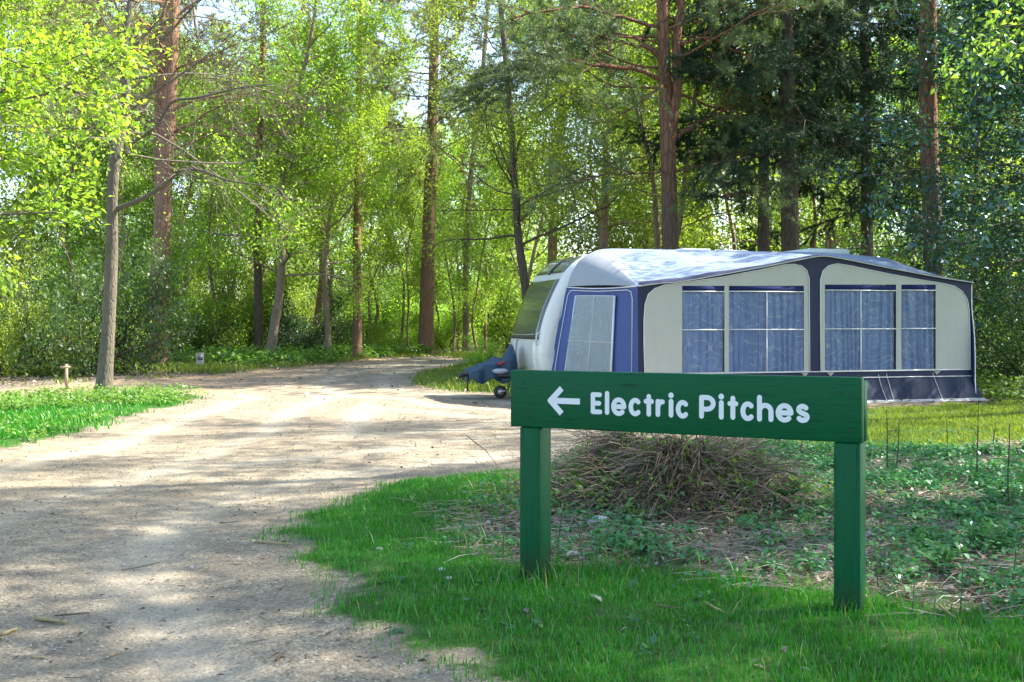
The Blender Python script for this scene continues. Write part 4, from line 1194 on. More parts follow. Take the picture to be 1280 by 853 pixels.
def plant(key, x, y, leafmat, label, group=None, scale=1.0, sz=1.0, v=None, cat=None, bark=None, rng=RNG, name=None):
    me = KIND[key][int(rng.integers(len(KIND[key]))) if v is None else v % len(KIND[key])]
    r = empty(name or NAME[key], (x, y, gzf(x, y) - .04), rng.random() * 6.28, label, cat or ('bush' if key == 'bush' else 'tree'), group)
    s_ = scale * (.9 + .2 * rng.random()); r.scale = (s_, s_, s_ * sz)
    for nm, m_, mt in zip(PART[key], me, (bark or BARK[key], leafmat)):
        o = bpy.data.objects.new(nm, m_); link(o, r)
        if not m_.materials: m_.materials.append(M[mt])
        o.material_slots[0].link = 'OBJECT'; o.material_slots[0].material = M[mt]
    return r
def at(px, Yd): return (px - 640) / F * Yd, Yd

# bushes that show as shapes of their own
NB = [('bush', 105, 31, 'leaf_deep', 'large dark glossy evergreen bush behind the grey-barked tree', 1.25, 1.05),
      ('bush', 62, 36, 'leaf_mid', 'mid green bush left of the grey-barked tree, beside the pale stake', 1.2, 1.0),
      ('bush', 150, 43, 'leaf_mid', 'light green shrub between the grey-barked tree and the shaggy pine', 1.2, 1.1),
      ('bush', 5, 30, 'leaf_birch', 'pale green shrub at the far left edge', 1.0, 1.1),
      ('bush', 245, 45, 'leaf_mid', 'fresh green bush right of the shaggy pine, behind the grey box post', 1.2, 1.0),
      ('bush', 272, 47, 'leaf_birch', 'light green shrub behind the grass right of the grey box post', 1.3, 1.0),
      ('bush', 300, 48, 'leaf_birch', 'yellow-green shrub left of the straight reddish stem', 1.2, 1.3),
      ('bush', 382, 47, 'leaf_dark', 'grey-green holly bush just right of the leaning bright-crowned tree', 1.0, 1.0),
      ('bush', 425, 52, 'leaf_mid', 'green shrub behind the young birch', .7, .8),
      ('bush', 478, 54, 'leaf_mid', 'green shrub left of the tallest pine', .7, .8),
      ('bush', 560, 60, 'leaf_birch', 'bright shrub right of the foot of the tallest pine', 1.2, 1.2),
      ('bush', 600, 36, 'leaf_spring', 'small bright yellow-green sapling left of the caravan hitch', .3, 1.1),
      ('bush', 1245, 27, 'leaf_dark', 'dark shrub beyond the right end of the awning', .9, 1.1),
      ('bush', 1300, 24, 'leaf_deep', 'green shrub at the right edge beyond the lawn', .8, 1.0)]
for key, px, Yd, mt, lb, sc_, sz_ in NB:
    sc_ *= .72; sz_ *= 1.2
    x_, y_ = at(px, Yd); plant(key, x_, y_, mt, lb, None, sc_, sz_)

# the holly whose glossy boughs hang in at the upper right
def holly():
    rng = np.random.default_rng(77); x_, y_ = 13.4, 25.0
    root = tree_root('holly_tree', x_, y_, 'glossy dark holly whose boughs hang in at the right edge and shine blue', 'tree')
    A, tw = grow(rng, vpath(10, (0, 0), .2, 7, rng), .2, .04, lo=.22, hi=.98, limbs=80, length=lambda t: 6.2 * (1 - .55 * t), elev=lambda t: .12 + .2 * t,
                 subs=9, twigs=6, wob=.13, grav=-.015, sub_len=.30, twig_len=.45, k=9, limb_r=.25, azs=lambda i, r: math.pi + r.normal(0, .75) if i % 4 else r.random() * 6.28)
    mobj('trunk', A.mesh('trunk'), M['bark_dark'], root)
    mobj('crown', crown_mesh('crown', tw, 11, .115, .11, rng, .5, .6), M['leaf_holly'], root)
holly()

# beech outside the frame at the left: only its sunlit sprays reach in
def beech():
    rng = np.random.default_rng(21); x_, y_ = -8.3, 11.5
    root = tree_root('beech_tree', x_, y_, 'beech tree whose brilliant yellow-green sprays hang in at the upper left', 'tree')
    A, tw = grow(rng, vpath(9, (.02, 0), .2, 7, rng), .2, .05, lo=.30, hi=.97, limbs=64, length=lambda t: 3.3 * (1 - .2 * t), elev=lambda t: .10 + .2 * t,
                 subs=8, twigs=6, wob=.12, grav=.0, sub_len=.32, twig_len=.38, k=9, limb_r=.22, azs=lambda i, r: r.normal(0, .8) if i % 5 else r.random() * 6.28)
    mobj('trunk', A.mesh('trunk'), M['bark_grey'], root)
    mobj('crown', crown_mesh('crown', tw, 26, .074, .09, rng, .55, .6), M['leaf_spring'], root)
beech()

# trees beyond: filled in by region; nothing tells the ones of a region apart
reg = np.random.default_rng(9)
TINT = {'leaf_spring': 'yellow-green', 'leaf_birch': 'light green', 'leaf_mid': 'mid green', 'leaf_deep': 'deep green', 'leaf_dark': 'blackish green',
        'needle_pine': 'greyish', 'needle_green': 'green'}
MARKS = [(0, 'off the left edge'), (70, 'at the far left edge'), (150, 'behind the grey-barked tree'), (230, 'behind the shaggy left pine'), (330, 'left of the leaning pale tree'),
         (430, 'behind the leaning pale tree'), (500, 'left of the tallest pine'), (560, 'behind the tallest pine'), (640, 'in the gap above the hitch'),
         (720, 'above the caravan nose'), (800, 'left of the orange pine'), (880, 'behind the orange pine'), (960, 'left of the thick spruce'),
         (1060, 'above the awning peak'), (1150, 'left of the sun-patched pine'), (1230, 'behind the awning corner'), (1290, 'at the right edge'), (9999, 'off the right edge')]
def fill_wood(key, n, px0, px1, y0, y1, mats, label, group, s0=.8, s1=1.15, sz=1.0):
    for i in range(n):
        Yd = y0 + (y1 - y0) * reg.random(); px = px0 + (px1 - px0) * (i + reg.random()) / n
        x_, y_ = at(px, Yd)
        mt = mats[int(reg.integers(len(mats)))]
        lb = TINT[mt] + ' ' + label + ', ' + next((t for e, t in MARKS if px < e), MARKS[-1][1])
        plant(key, x_, y_, mt, lb, group, s0 + (s1 - s0) * reg.random(), sz, rng=reg)
fill_wood('broad', 9, -160, 330, 50, 80, ['leaf_birch', 'leaf_spring', 'leaf_birch'], 'broadleaf tree in the left wood', 'trees of the left wood')
fill_wood('broad', 7, 330, 700, 66, 100, ['leaf_birch', 'leaf_spring', 'leaf_birch'], 'broadleaf tree beyond the track end', 'trees beyond the end of the track', .75, 1.0)
fill_wood('broad', 10, 720, 1480, 46, 76, ['leaf_spring', 'leaf_birch', 'leaf_birch'], 'broadleaf tree in the wood', 'trees behind the caravan')
fill_wood('slim', 16, 60, 520, 45, 60, ['leaf_birch', 'leaf_mid'], 'thin young tree among trunks', 'young trees left of the tallest pine')
fill_wood('slim', 10, 480, 660, 50, 70, ['leaf_birch', 'leaf_spring'], 'thin young tree far off', 'young trees at the end of the track', .7, 1.0)
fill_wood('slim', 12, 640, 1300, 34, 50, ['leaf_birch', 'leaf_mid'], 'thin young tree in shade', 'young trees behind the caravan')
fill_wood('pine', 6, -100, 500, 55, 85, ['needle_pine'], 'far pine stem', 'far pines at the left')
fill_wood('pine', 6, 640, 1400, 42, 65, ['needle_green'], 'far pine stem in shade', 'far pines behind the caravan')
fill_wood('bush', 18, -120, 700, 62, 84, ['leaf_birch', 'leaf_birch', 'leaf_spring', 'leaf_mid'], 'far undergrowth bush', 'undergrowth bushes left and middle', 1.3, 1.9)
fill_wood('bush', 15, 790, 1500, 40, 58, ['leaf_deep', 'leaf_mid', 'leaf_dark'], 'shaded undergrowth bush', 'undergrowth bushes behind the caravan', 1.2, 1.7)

# ------------------------------------------------------------------ grass, litter, plants
def blade_mat(name, a, b, tip, trans=.35):
    m, nt, out = new_mat(name)
    c = mixc(nt, attr(nt, 'rnd'), a, b)
    c = mixc(nt, ramp(nt, attr(nt, 'clump'), [(.78, (0, 0, 0)), (.98, (1, 1, 1))]), c, tip)
    d = nt.nodes.new('ShaderNodeBsdfDiffuse'); t = nt.nodes.new('ShaderNodeBsdfTranslucent'); g = nt.nodes.new('ShaderNodeBsdfGlossy')
    g.inputs['Roughness'].default_value = .4
    nt.links.new(c, d.inputs[0]); nt.links.new(mixc(nt, 1.0, c, (1.5, 1.4, .7), 'MULTIPLY'), t.inputs[0])
    s = nt.nodes.new('ShaderNodeMixShader'); s.inputs[0].default_value = trans
    nt.links.new(d.outputs[0], s.inputs[1]); nt.links.new(t.outputs[0], s.inputs[2])
    s2 = nt.nodes.new('ShaderNodeMixShader'); s2.inputs[0].default_value = .04
    nt.links.new(s.outputs[0], s2.inputs[1]); nt.links.new(g.outputs[0], s2.inputs[2]); nt.links.new(s2.outputs[0], out.inputs[0])
    return m
M['grass'] = blade_mat('grass_blades', (.020, .17, .008), (.055, .29, .018), (.26, .30, .10))
M['lawn'] = blade_mat('lawn_blades', (.09, .17, .012), (.19, .26, .03), (.34, .30, .12), .4)
M['weed'] = leaf_mat('weed_leaf', (.03, .15, .045), (.08, .27, .08), .3, 1.4, .05, .45)
M['weed_far'] = leaf_mat('weed_far', (.07, .15, .02), (.17, .27, .05), .4, 1.4)
M['litter'] = blade_mat('dead_leaf', (.09, .068, .05), (.31, .26, .21), (.40, .37, .34), .1)
M['straw'] = blade_mat('dead_stalk', (.07, .05, .032), (.30, .22, .15), (.46, .38, .30), .05)
M['twig'] = plain('twig_bark', (.13, .095, .06), .9, vary=.4, scale=30)
M['stick'] = plain('bare_stick', (.34, .26, .13), .8, vary=.3, scale=30, bmp=.4)
M['stone'] = plain('flint', (.52, .53, .55), .6, vary=.3, scale=12, bmp=.5)
M['pebble'] = plain('pebble', (.40, .36, .31), .8, vary=.4, scale=6)

G = np.random.default_rng(5)
def scatter(n, x0, x1, y0, y1, dens, far_bias=False):
    x = G.uniform(x0, x1, n); y = G.uniform(y0, y1, n)
    vis = np.abs(x) < (.52 * y + 1.2)                     # only where a camera near the photograph's could look
    x, y = x[vis], y[vis]
    k = G.random(len(x)) < dens(x, y)
    return x[k], y[k]
def grass(name, x, y, h, w, mat, label, lean=.45, dry=.05):
    n = len(x); z = surf(x, y) - .004
    hh = h * (.45 + .9 * G.random(n)) * (.6 + .8 * fbm(x * 1.7 + 3, y * 1.7, 3))
    az = G.random(n) * 6.283; ln = lean * (.3 + G.random(n))
    P = np.c_[x, y, z]; T = P + np.c_[np.cos(az) * hh * ln, np.sin(az) * hh * ln, hh]
    sd = np.c_[-np.sin(az + G.normal(0, .5, n)), np.cos(az), np.zeros(n)] * (w * (.6 + .7 * G.random(n)))[:, None] / 2
    Md = P * .45 + T * .55 - np.c_[np.cos(az), np.sin(az), np.zeros(n)] * (hh * ln * .22)[:, None]
    V = np.stack([P - sd, P + sd, Md + sd * .75, T, Md - sd * .75], 1).reshape(-1, 3)
    i = np.arange(n)[:, None] * 5
    T3 = i + 4 * 0 + np.array([4, 2, 3]); Q = i + np.array([0, 1, 2, 4])
    r = fbm(x * 2.5, y * 2.5, 3) * .5 + G.random(n) * .5
    dryv = np.clip(G.random(n) * .85 + (G.random(n) < dry) * .5, 0, 1)
    me = np_mesh(name, V, Q=Q, T=T3, attrs={'rnd': np.r_[r, r], 'clump': np.r_[dryv, dryv]})
    return tag(mobj(name, me, M[mat]), label, kind='stuff')

def patchy(x, y, s=1.6, lo=.32, hi=.55): return np.clip((fbm(x * s + 31, y * s + 7, 4) - lo) / (hi - lo), 0, 1)
dens_fg = lambda x, y: (1 - m_road(x, y)) ** 1.5 * (1 - m_lit(x, y) * .90) * (1 - .85 * m_poly(x, y, BARE)) * (.5 + .5 * patchy(x, y, 1.6, .30, .40)) * (.45 + .55 * patchy(x, y, 5, .3, .45))
x, y = scatter(480000, -3.2, 6, 3.2, 12.5, dens_fg)
grass('front_grass', x, y, .042, .0052, 'grass', 'lush green grass round the foot of the sign')
x, y = scatter(1500, -3.4, 3.2, 3.4, 11, lambda x, y: (m_road(x, y) > .3) * np.exp(-np.abs(sdist(x, y, ROAD)) / .18) * patchy(x, y, 3, .5, .6))
grass('edge_grass', x, y, .022, .005, 'grass', 'tiny grass tufts creeping into the gravel edge')
x, y = scatter(150000, 2.0, 12, 11, 21.5, lambda x, y: m_poly(x, y, LAWN) * (.25 + .75 * patchy(x, y, .9, .3, .45)))
grass('lawn_grass', x, y, .045, .012, 'lawn', 'sunlit yellow-green mown grass in front of the awning')
x, y = scatter(120000, -14, -3, 12, 27, lambda x, y: m_poly(x, y, ISLAND) * (.12 + .88 * patchy(x, y, .8, .36, .48)))
grass('verge_grass', x, y, .07, .014, 'grass', 'green grass on the tapering patch left of the track')
x, y = scatter(30000, -3.5, 2, 21, 40, lambda x, y: m_poly(x, y, HITCHGRASS))
grass('hitch_grass', x, y, .10, .018, 'lawn', 'rough grass behind the caravan hitch')
far = lambda x, y: (1 - m_road(x, y)) * patchy(x, y, .35, .40, .5) * (y > 22)
x, y = scatter(150000, -24, 4, 22, 58, far)
grass('woodland_grass', x, y, .14, .03, 'lawn', 'thin grass under the trees along the far edge of the track')
x, y = scatter(60000, 4, 16, 21, 40, lambda x, y: patchy(x, y, .5, .45, .55))
grass('woodland_grass', x, y, .12, .03, 'lawn', 'thin grass under the trees beyond the awning')

x, y = scatter(26000, -2, 6, 4, 9.5, lambda x, y: np.maximum.reduce([np.exp(-((x - .13) ** 2 + (y - 6.0) ** 2) / .10), np.exp(-((x - 1.58) ** 2 + (y - 5.25) ** 2) / .08), .25 * np.exp(-(np.abs(sdist(x, y, LITTER)) / .2) ** 2), .04 * (1 - m_road(x, y)) * (1 - m_lit(x, y))]))
grass('long_grass', x, y, .13, .006, 'grass', 'longer grass blades round the posts and along the litter edge', .7, .2)

def flat_leaves(name, x, y, size, mat, label, tilt=.35, lift=.01, ar=.6):
    n = len(x); z = surf(x, y) + lift * (.3 + 1.5 * G.random(n))
    az = G.random(n) * 6.283
    D = np.c_[np.cos(az), np.sin(az), G.normal(0, tilt, n)]; D /= np.linalg.norm(D, axis=1, keepdims=True)
    up = np.c_[G.normal(0, tilt, n), G.normal(0, tilt, n), np.ones(n)]
    s = np.cross(D, up); s /= np.linalg.norm(s, axis=1, keepdims=True)
    L = (size * (.5 + G.random(n)))[:, None]; Wd = L * ar / 2
    P = np.c_[x, y, z]; nn = np.cross(s, D)
    V = np.stack([P, P + D * L * .5 - s * Wd + nn * L * .15, P + D * L, P + D * L * .5 + s * Wd + nn * L * .12], 1).reshape(-1, 3)
    me = np_mesh(name, V, Q=np.arange(4 * n).reshape(n, 4), attrs={'rnd': G.random(n), 'clump': G.random(n)})
    return tag(mobj(name, me, M[mat]), label, kind='stuff')
x, y = scatter(46000, -2, 7.5, 4.4, 13.5, lambda x, y: m_lit(x, y) + .012)
flat_leaves('leaf_litter', x, y, .045, 'litter', 'brown dead leaves and bracken bits under the sign')
x, y = scatter(60000, -22, 16, 20, 50, lambda x, y: (1 - m_road(x, y)) * .6 + .03)
flat_leaves('woodland_litter', x, y, .10, 'litter', 'dead leaves over the woodland floor')
x, y = scatter(5500, -7, 3, 3.2, 22, lambda x, y: m_road(x, y))
flat_leaves('track_debris', x, y, .028, 'litter', 'bits of dead leaf and chippings on the gravel')
# bracken straw: thin dead stalks lying everywhere in the litter
def straws(name, x, y, L, r, mat, label, tilt=.12, zf=surf):
    n = len(x); az = G.random(n) * 6.283; z = zf(x, y) + .012 + .02 * G.random(n)
    D = np.c_[np.cos(az), np.sin(az), G.normal(0, tilt, n)]; Ln = (L * (.3 + G.random(n)))[:, None]
    P = np.c_[x, y, z]; s = np.c_[-D[:, 1], D[:, 0], np.zeros(n)] * r; u = np.array([0, 0, r * 1.4])
    E = P + D * Ln; mid = (P + E) / 2 + np.c_[G.normal(0, .02, n), G.normal(0, .02, n), G.normal(.008, .01, n)]
    V = np.stack([P - s, P + s, P + u, mid - s, mid + s, mid + u, E - s * .5, E + s * .5, E + u * .5], 1).reshape(-1, 3)
    i = np.arange(n)[:, None] * 9
    Q = np.concatenate([i + np.array(q) for q in ((0, 1, 4, 3), (1, 2, 5, 4), (2, 0, 3, 5), (3, 4, 7, 6), (4, 5, 8, 7), (5, 3, 6, 8))])
    a_ = np.tile(G.random(n), 6); b_ = np.tile(G.random(n), 6)
    me = np_mesh(name, V, Q=Q, attrs={'rnd': a_, 'clump': b_})
    return tag(mobj(name, me, M[mat]), label, kind='stuff')
M['straw_pale'] = blade_mat('pale_stalk', (.14, .11, .08), (.40, .33, .26), (.52, .46, .38), .05)
x, y = scatter(15000, -1.5, 7.5, 4.6, 13, lambda x, y: m_lit(x, y))
straws('dead_stalks', x, y, .26, .0023, 'straw_pale', 'dead bracken straw strewn over the ground behind the sign')

# low weeds
def weeds(name, x, y, h, leaf, per, mat, label, creep=.6):
    n = len(x); z = surf(x, y); hh = h * (.35 + 1.1 * G.random(n))
    P = np.repeat(np.c_[x, y, z], per, 0); az = G.random(n * per) * 6.283
    hr = np.repeat(hh, per) * (.35 + .75 * G.random(n * per)); rr = np.repeat(hh, per) * creep * (.2 + G.random(n * per))
    P = P + np.c_[np.cos(az) * rr, np.sin(az) * rr, hr]
    D = np.c_[np.cos(az), np.sin(az), G.normal(-.05, .25, n * per)]
    V, Q = leaves(P, D, leaf, G, .75, ar=.72)
    return tag(mobj(name, np_mesh(name, V, Q=Q, attrs={'rnd': G.random(len(Q)), 'clump': np.repeat(G.random(n), per)}), M[mat]), label, kind='stuff')
x, y = scatter(15000, -.5, 7, 5.0, 12.5, lambda x, y: m_lit(x, y) * (.10 + .90 * patchy(x, y, 1.5, .42, .54)) * np.clip((x + .6) / 3.0, .35, 1))
weeds('ground_cover', x, y, .075, .042, 9, 'weed', 'low bramble and nettle leaves creeping through the dead litter')
x, y = scatter(450, -1.6, 4.5, 4.3, 9, lambda x, y: (1 - m_road(x, y)) * (1 - m_lit(x, y)) * .5)
weeds('clover', x, y, .03, .038, 5, 'weed', 'broad weed leaves in the front grass')
x, y = scatter(9000, -14, -4.4, 13, 27, lambda x, y: m_poly(x, y, ISLAND) * patchy(x, y, .6, .42, .52) * np.clip((-x - 4.5) / 3, .1, 1))
weeds('nettle_patch', x, y, .18, .06, 9, 'weed_far', 'nettles and low weeds growing on the grass patch round the grey tree')
x, y = scatter(6000, -24, -2, 37.5, 54, lambda x, y: (1 - m_road(x, y)) * patchy(x, y, .4, .42, .5))
weeds('woodland_plants', x, y, .4, .15, 9, 'weed_far', 'low green plants along the foot of the wood')
x, y = scatter(2500, 8.6, 16, 18, 34, lambda x, y: patchy(x, y, .5, .45, .55))
weeds('woodland_plants', x, y, .3, .09, 9, 'weed_far', 'low green plants in the shade right of the awning')

# gravel grit proud of the track
def pebbles():
    x, y = scatter(9000, -4.5, 2.5, 3.3, 11, lambda x, y: (m_road(x, y) > .5) * (.3 + .7 * patchy(x, y, 2.5, .45, .6)))
    n = len(x); z = surf(x, y); r = .0035 + .006 * G.random(n) ** 3
    B = np.array([(1, 0, 0), (0, 1, 0), (-1, 0, 0), (0, -1, 0), (0, 0, .8), (0, 0, -.8)], float)
    a_ = G.random(n) * 6.28; c, s = np.cos(a_), np.sin(a_); Rm = np.stack([np.stack([c, -s, 0 * c], 1), np.stack([s, c, 0 * c], 1), np.stack([0 * c, 0 * c, 1 + 0 * c], 1)], 1)
    V = np.einsum('nij,kj->nki', Rm, B) * (r[:, None, None] * G.uniform(.7, 1.4, (n, 6, 1))) + np.c_[x, y, z + r * .3][:, None]
    T = np.array([(0, 1, 4), (1, 2, 4), (2, 3, 4), (3, 0, 4), (1, 0, 5), (2, 1, 5), (3, 2, 5), (0, 3, 5)])
    T = (np.arange(n)[:, None, None] * 6 + T[None]).reshape(-1, 3)
    return np_mesh('gravel_grit', V.reshape(-1, 3), T=T)
tag(mobj('gravel_grit', pebbles(), M['pebble']), 'loose grit scattered on the near gravel track', kind='stuff')

# the heap of dead bracken
HC = np.array([1.26, 8.6])
def heap_z(x, y):
    u = (x - HC[0]) / .72; v = (y - HC[1]) / .75
    return surf(x, y) + .46 * np.exp(-(u * u + v * v) * 1.1) * (.25 + 1.5 * fbm(x * 2.6 + 4, y * 2.6, 4)) + .10 * np.exp(-((x - .75) / .35) ** 2 - ((y - 8.8) / .35) ** 2)
hp = empty('bracken_heap', (0, 0, 0), 0, 'brown heap of dead bracken stalks and fronds behind the sign', 'heap')
hp.location = (HC[0], HC[1], gzf(*HC)); off = np.array(hp.location)
xs = np.linspace(-.4, 2.6, 60); ys = np.linspace(7.6, 9.7, 44); X_, Y_ = np.meshgrid(xs, ys)
Z_ = heap_z(X_.ravel(), Y_.ravel()) - .05
A = Acc(); A.add(np.c_[X_.ravel(), Y_.ravel(), Z_] - off, [(j * 60 + i, j * 60 + i + 1, (j + 1) * 60 + i + 1, (j + 1) * 60 + i) for j in range(43) for i in range(59)])
M['mould'] = plain('leaf_mould', (.085, .058, .04), .95, vary=.5, scale=25, bmp=1.0)
mobj('mound', A.mesh('mound'), M['mould'], hp)
def heap_straw():
    n = 5200; V = []; rn = []; Q = []
    x = HC[0] + G.normal(0, .39, n); y = HC[1] + G.normal(-.05, .40, n); z = heap_z(x, y) + G.random(n) * .05 - .01
    az = np.arctan2(y - HC[1], x - HC[0]) + G.normal(0, 1.0, n); L = .12 + .32 * G.random(n) ** 1.6
    dx, dy = np.cos(az), np.sin(az)
    up0 = G.normal(.25, .55, n)
    k = 4; pts = []
    for j in range(k):
        t = j / (k - 1); px_ = x + dx * L * t + .03 * np.sin(az * 7 + t * 3); py_ = y + dy * L * t
        base = heap_z(px_, py_)
        zz = np.maximum(base + .004, z + L * (up0 * t - .55 * t * t))
        pts.append(np.c_[px_, py_, zz])
    r = .0016 + .0028 * G.random(n) ** 2
    s = np.c_[-dy, dx, np.zeros(n)] * r[:, None]; u = np.c_[np.zeros((n, 2)), r * 1.6]
    Vv = np.stack([np.stack([p - s, p + s, p + u], 1) for p in pts], 1).reshape(n, -1, 3)
    i = np.arange(n)[:, None] * (3 * k); q = []
    for j in range(k - 1):
        b = j * 3
        for c in ((b, b + 1, b + 4, b + 3), (b + 1, b + 2, b + 5, b + 4), (b + 2, b, b + 3, b + 5)): q.append(i + np.array(c))
    Q = np.concatenate(q); rep = len(q)
    return np_mesh('stalk', Vv.reshape(-1, 3) - off, Q=Q, attrs={'rnd': np.tile(G.random(n), rep), 'clump': np.tile(G.random(n) * .9, rep)})
o = mobj('stalk_tangle', heap_straw(), M['straw'], hp); o['kind'] = 'stuff'
# curled dead fronds on the heap
x = HC[0] + G.normal(0, .44, 9000); y = HC[1] + G.normal(-.05, .42, 9000)
P = np.c_[x, y, heap_z(x, y) + .03 * G.random(9000)] - off; D = G.normal(0, 1, (9000, 3)); D[:, 2] *= .6
V, Q = leaves(P, D, .038, G, .2, ar=.35)
o = mobj('dead_fronds', np_mesh('dead_fronds', V, Q=Q, attrs={'rnd': G.random(9000), 'clump': G.random(9000)}), M['litter'], hp); o['kind'] = 'stuff'
# long stalks one can pick out
for k in range(44):
    rk = .003 + .008 * G.random() ** 2
    a0 = G.random() * 6.28; p = np.array([HC[0] + G.normal(0, .45), HC[1] - .15 + G.normal(0, .3)]); L = .35 + .5 * G.random()
    pts = []
    for j in range(6):
        t = j / 5; q = p + np.array([math.cos(a0), math.sin(a0) * .6]) * L * (t - .5)
        pts.append((q[0], q[1], float(heap_z(np.array([q[0]]), np.array([q[1]]))[0]) + .03 + .10 * math.sin(t * 3.1) * G.random()))
    A = Acc(); tube(A, np.array(pts) - off, np.linspace(rk, rk * .5, 6), 5, cap=True)
    me = A.mesh('stalk'); nf = len(me.polygons)
    at_ = me.attributes.new('rnd', 'FLOAT', 'FACE'); at_.data.foreach_set('value', np.full(nf, G.random(), dtype=np.float32))
    at_ = me.attributes.new('clump', 'FLOAT', 'FACE'); at_.data.foreach_set('value', np.full(nf, .5 + .5 * G.random(), dtype=np.float32))
    mobj('stalk', me, M['straw'], hp)
# green shoots pushing through the heap
n = 380; x = HC[0] + G.normal(-.1, .62, n); y = HC[1] + G.normal(-.25, .3, n)
P = np.repeat(np.c_[x, y, heap_z(x, y) + .05], 10, 0) + G.normal(0, .045, (n * 10, 3)); V, Q = leaves(P, G.normal(0, 1, (n * 10, 3)) * (1, 1, .4), .05, G, .7, ar=.6)
tag(mobj('green_shoots', np_mesh('green_shoots', V, Q=Q, attrs={'rnd': G.random(len(Q)), 'clump': np.repeat(G.random(n), 10)}), M['weed_far']), 'fresh green shoots pushing through the bracken heap', kind='stuff')

# ---- single plants
def fern(x, y, n_fr, L, label, mat='weed', group=None, name='fern', cat='fern'):
    r = empty(name, (x, y, float(surf(np.array([x]), np.array([y]))[0]) - .01), G.random() * 6.28, label, cat, group)
    for k in range(n_fr):
        az = k * 6.283 / n_fr + G.normal(0, .25); A = Acc(); st = bend((0, 0, 0), (math.cos(az) * .5, math.sin(az) * .5, 1), L * (.7 + .5 * G.random()), 9, .05, -.14, G)
        tube(A, st, np.linspace(.003, .001, 10), 3)
        Pn = []; Dn = []
        for j in range(2, 22):
            q, d = path_at(st, j / 22)
            s_ = unit(np.cross(d, (0, 0, 1)))
            for sg in (-1, 1): Pn.append(q); Dn.append(s_ * sg + d * .5)
        m_ = len(Pn); sz = np.repeat(np.sin(np.linspace(.5, 2.9, m_ // 2)), 2)[:, None]
        Dn = np.array(Dn); Dn /= np.linalg.norm(Dn, axis=1, keepdims=True); Pn = np.array(Pn)
        Lf = L * .26 * sz; side_ = np.cross(Dn, (0, 0, 1)); side_ /= np.linalg.norm(side_, axis=1, keepdims=True) + 1e-9
        V = np.stack([Pn, Pn + Dn * Lf * .4 - side_ * Lf * .13, Pn + Dn * Lf - (0, 0, .01), Pn + Dn * Lf * .4 + side_ * Lf * .13], 1).reshape(-1, 3)
        A.add(V, np.arange(4 * m_).reshape(m_, 4)); me = A.mesh('frond', False); nf = len(me.polygons)
        for an in ('rnd', 'clump'):
            at_ = me.attributes.new(an, 'FLOAT', 'FACE'); at_.data.foreach_set('value', G.random(nf).astype(np.float32))
        mobj('frond', me, M[mat], r)
    return r
def G2(px, py): p = ground_at(px, py); return p
for (px, py, L, lb) in ((820, 622, .26, 'green fern frond growing on the left face of the bracken heap'), (796, 690, .20, 'small fern in the litter below the bracken heap'),
                        (905, 612, .2, 'small fern at the right foot of the bracken heap'), (1180, 716, .22, 'fern in the weeds right of the right sign post'),
                        (985, 640, .2, 'fern in the litter left of the right sign post'), (1250, 690, .26, 'fern at the right edge of the picture among the weeds')):
    x_, y_ = G2(px, py)
    f_ = fern(x_, y_, 6, L, lb, 'weed')
    if py < 650: f_.location.z = float(heap_z(np.array([x_]), np.array([y_]))[0])

def stem_plant(px, base_y, top_y, label, leaves_n=10, dead=False, fork=0, leafs=.03):
    x_, y_ = G2(px, base_y); h = (base_y - top_y) / F * y_
    r = empty('stem_plant', (x_, y_, float(surf(np.array([x_]), np.array([y_]))[0]) - .01), 0, label, 'plant')
    A = Acc(); st = bend((0, 0, 0), (G.normal(0, .04), G.normal(0, .04), 1), h, 8, .03, .02, G); tube(A, st, np.linspace(.0045 + .0025 * dead, .002 + .001 * dead, 9), 5)
    tips = [st]
    for k in range(fork):
        q, d = path_at(st, .55 + .12 * k); b = bend(q, unit(np.array([G.normal(0, 1), G.normal(0, .4), .5])), h * .22, 4, .1, -.06, G); tube(A, b, np.linspace(.0025, .0012, 5), 4); tips.append(b)
    mobj('stem', A.mesh('stem'), M['dark_stem'] if dead else M['stalk_green'], r)
    if leaves_n:
        P = []; D = []
        for k in range(leaves_n):
            s_ = tips[k % len(tips)]; q, d = path_at(s_, .35 + .64 * (k + .5) / leaves_n); az = k * 2.4
            P.append(q); D.append((math.cos(az), math.sin(az), .3))
        V, Q = leaves(np.array(P), np.array(D, float), leafs, G, .6, ar=.5)
        mobj('foliage', np_mesh('foliage', V, Q=Q, attrs={'rnd': G.random(len(Q)), 'clump': G.random(len(Q))}), M['weed'], r)
M['dark_stem'] = plain('dark_stem', (.03, .03, .022), .8, vary=.3)
M['stalk_green'] = plain('green_stem', (.05, .10, .03), .7, vary=.3)
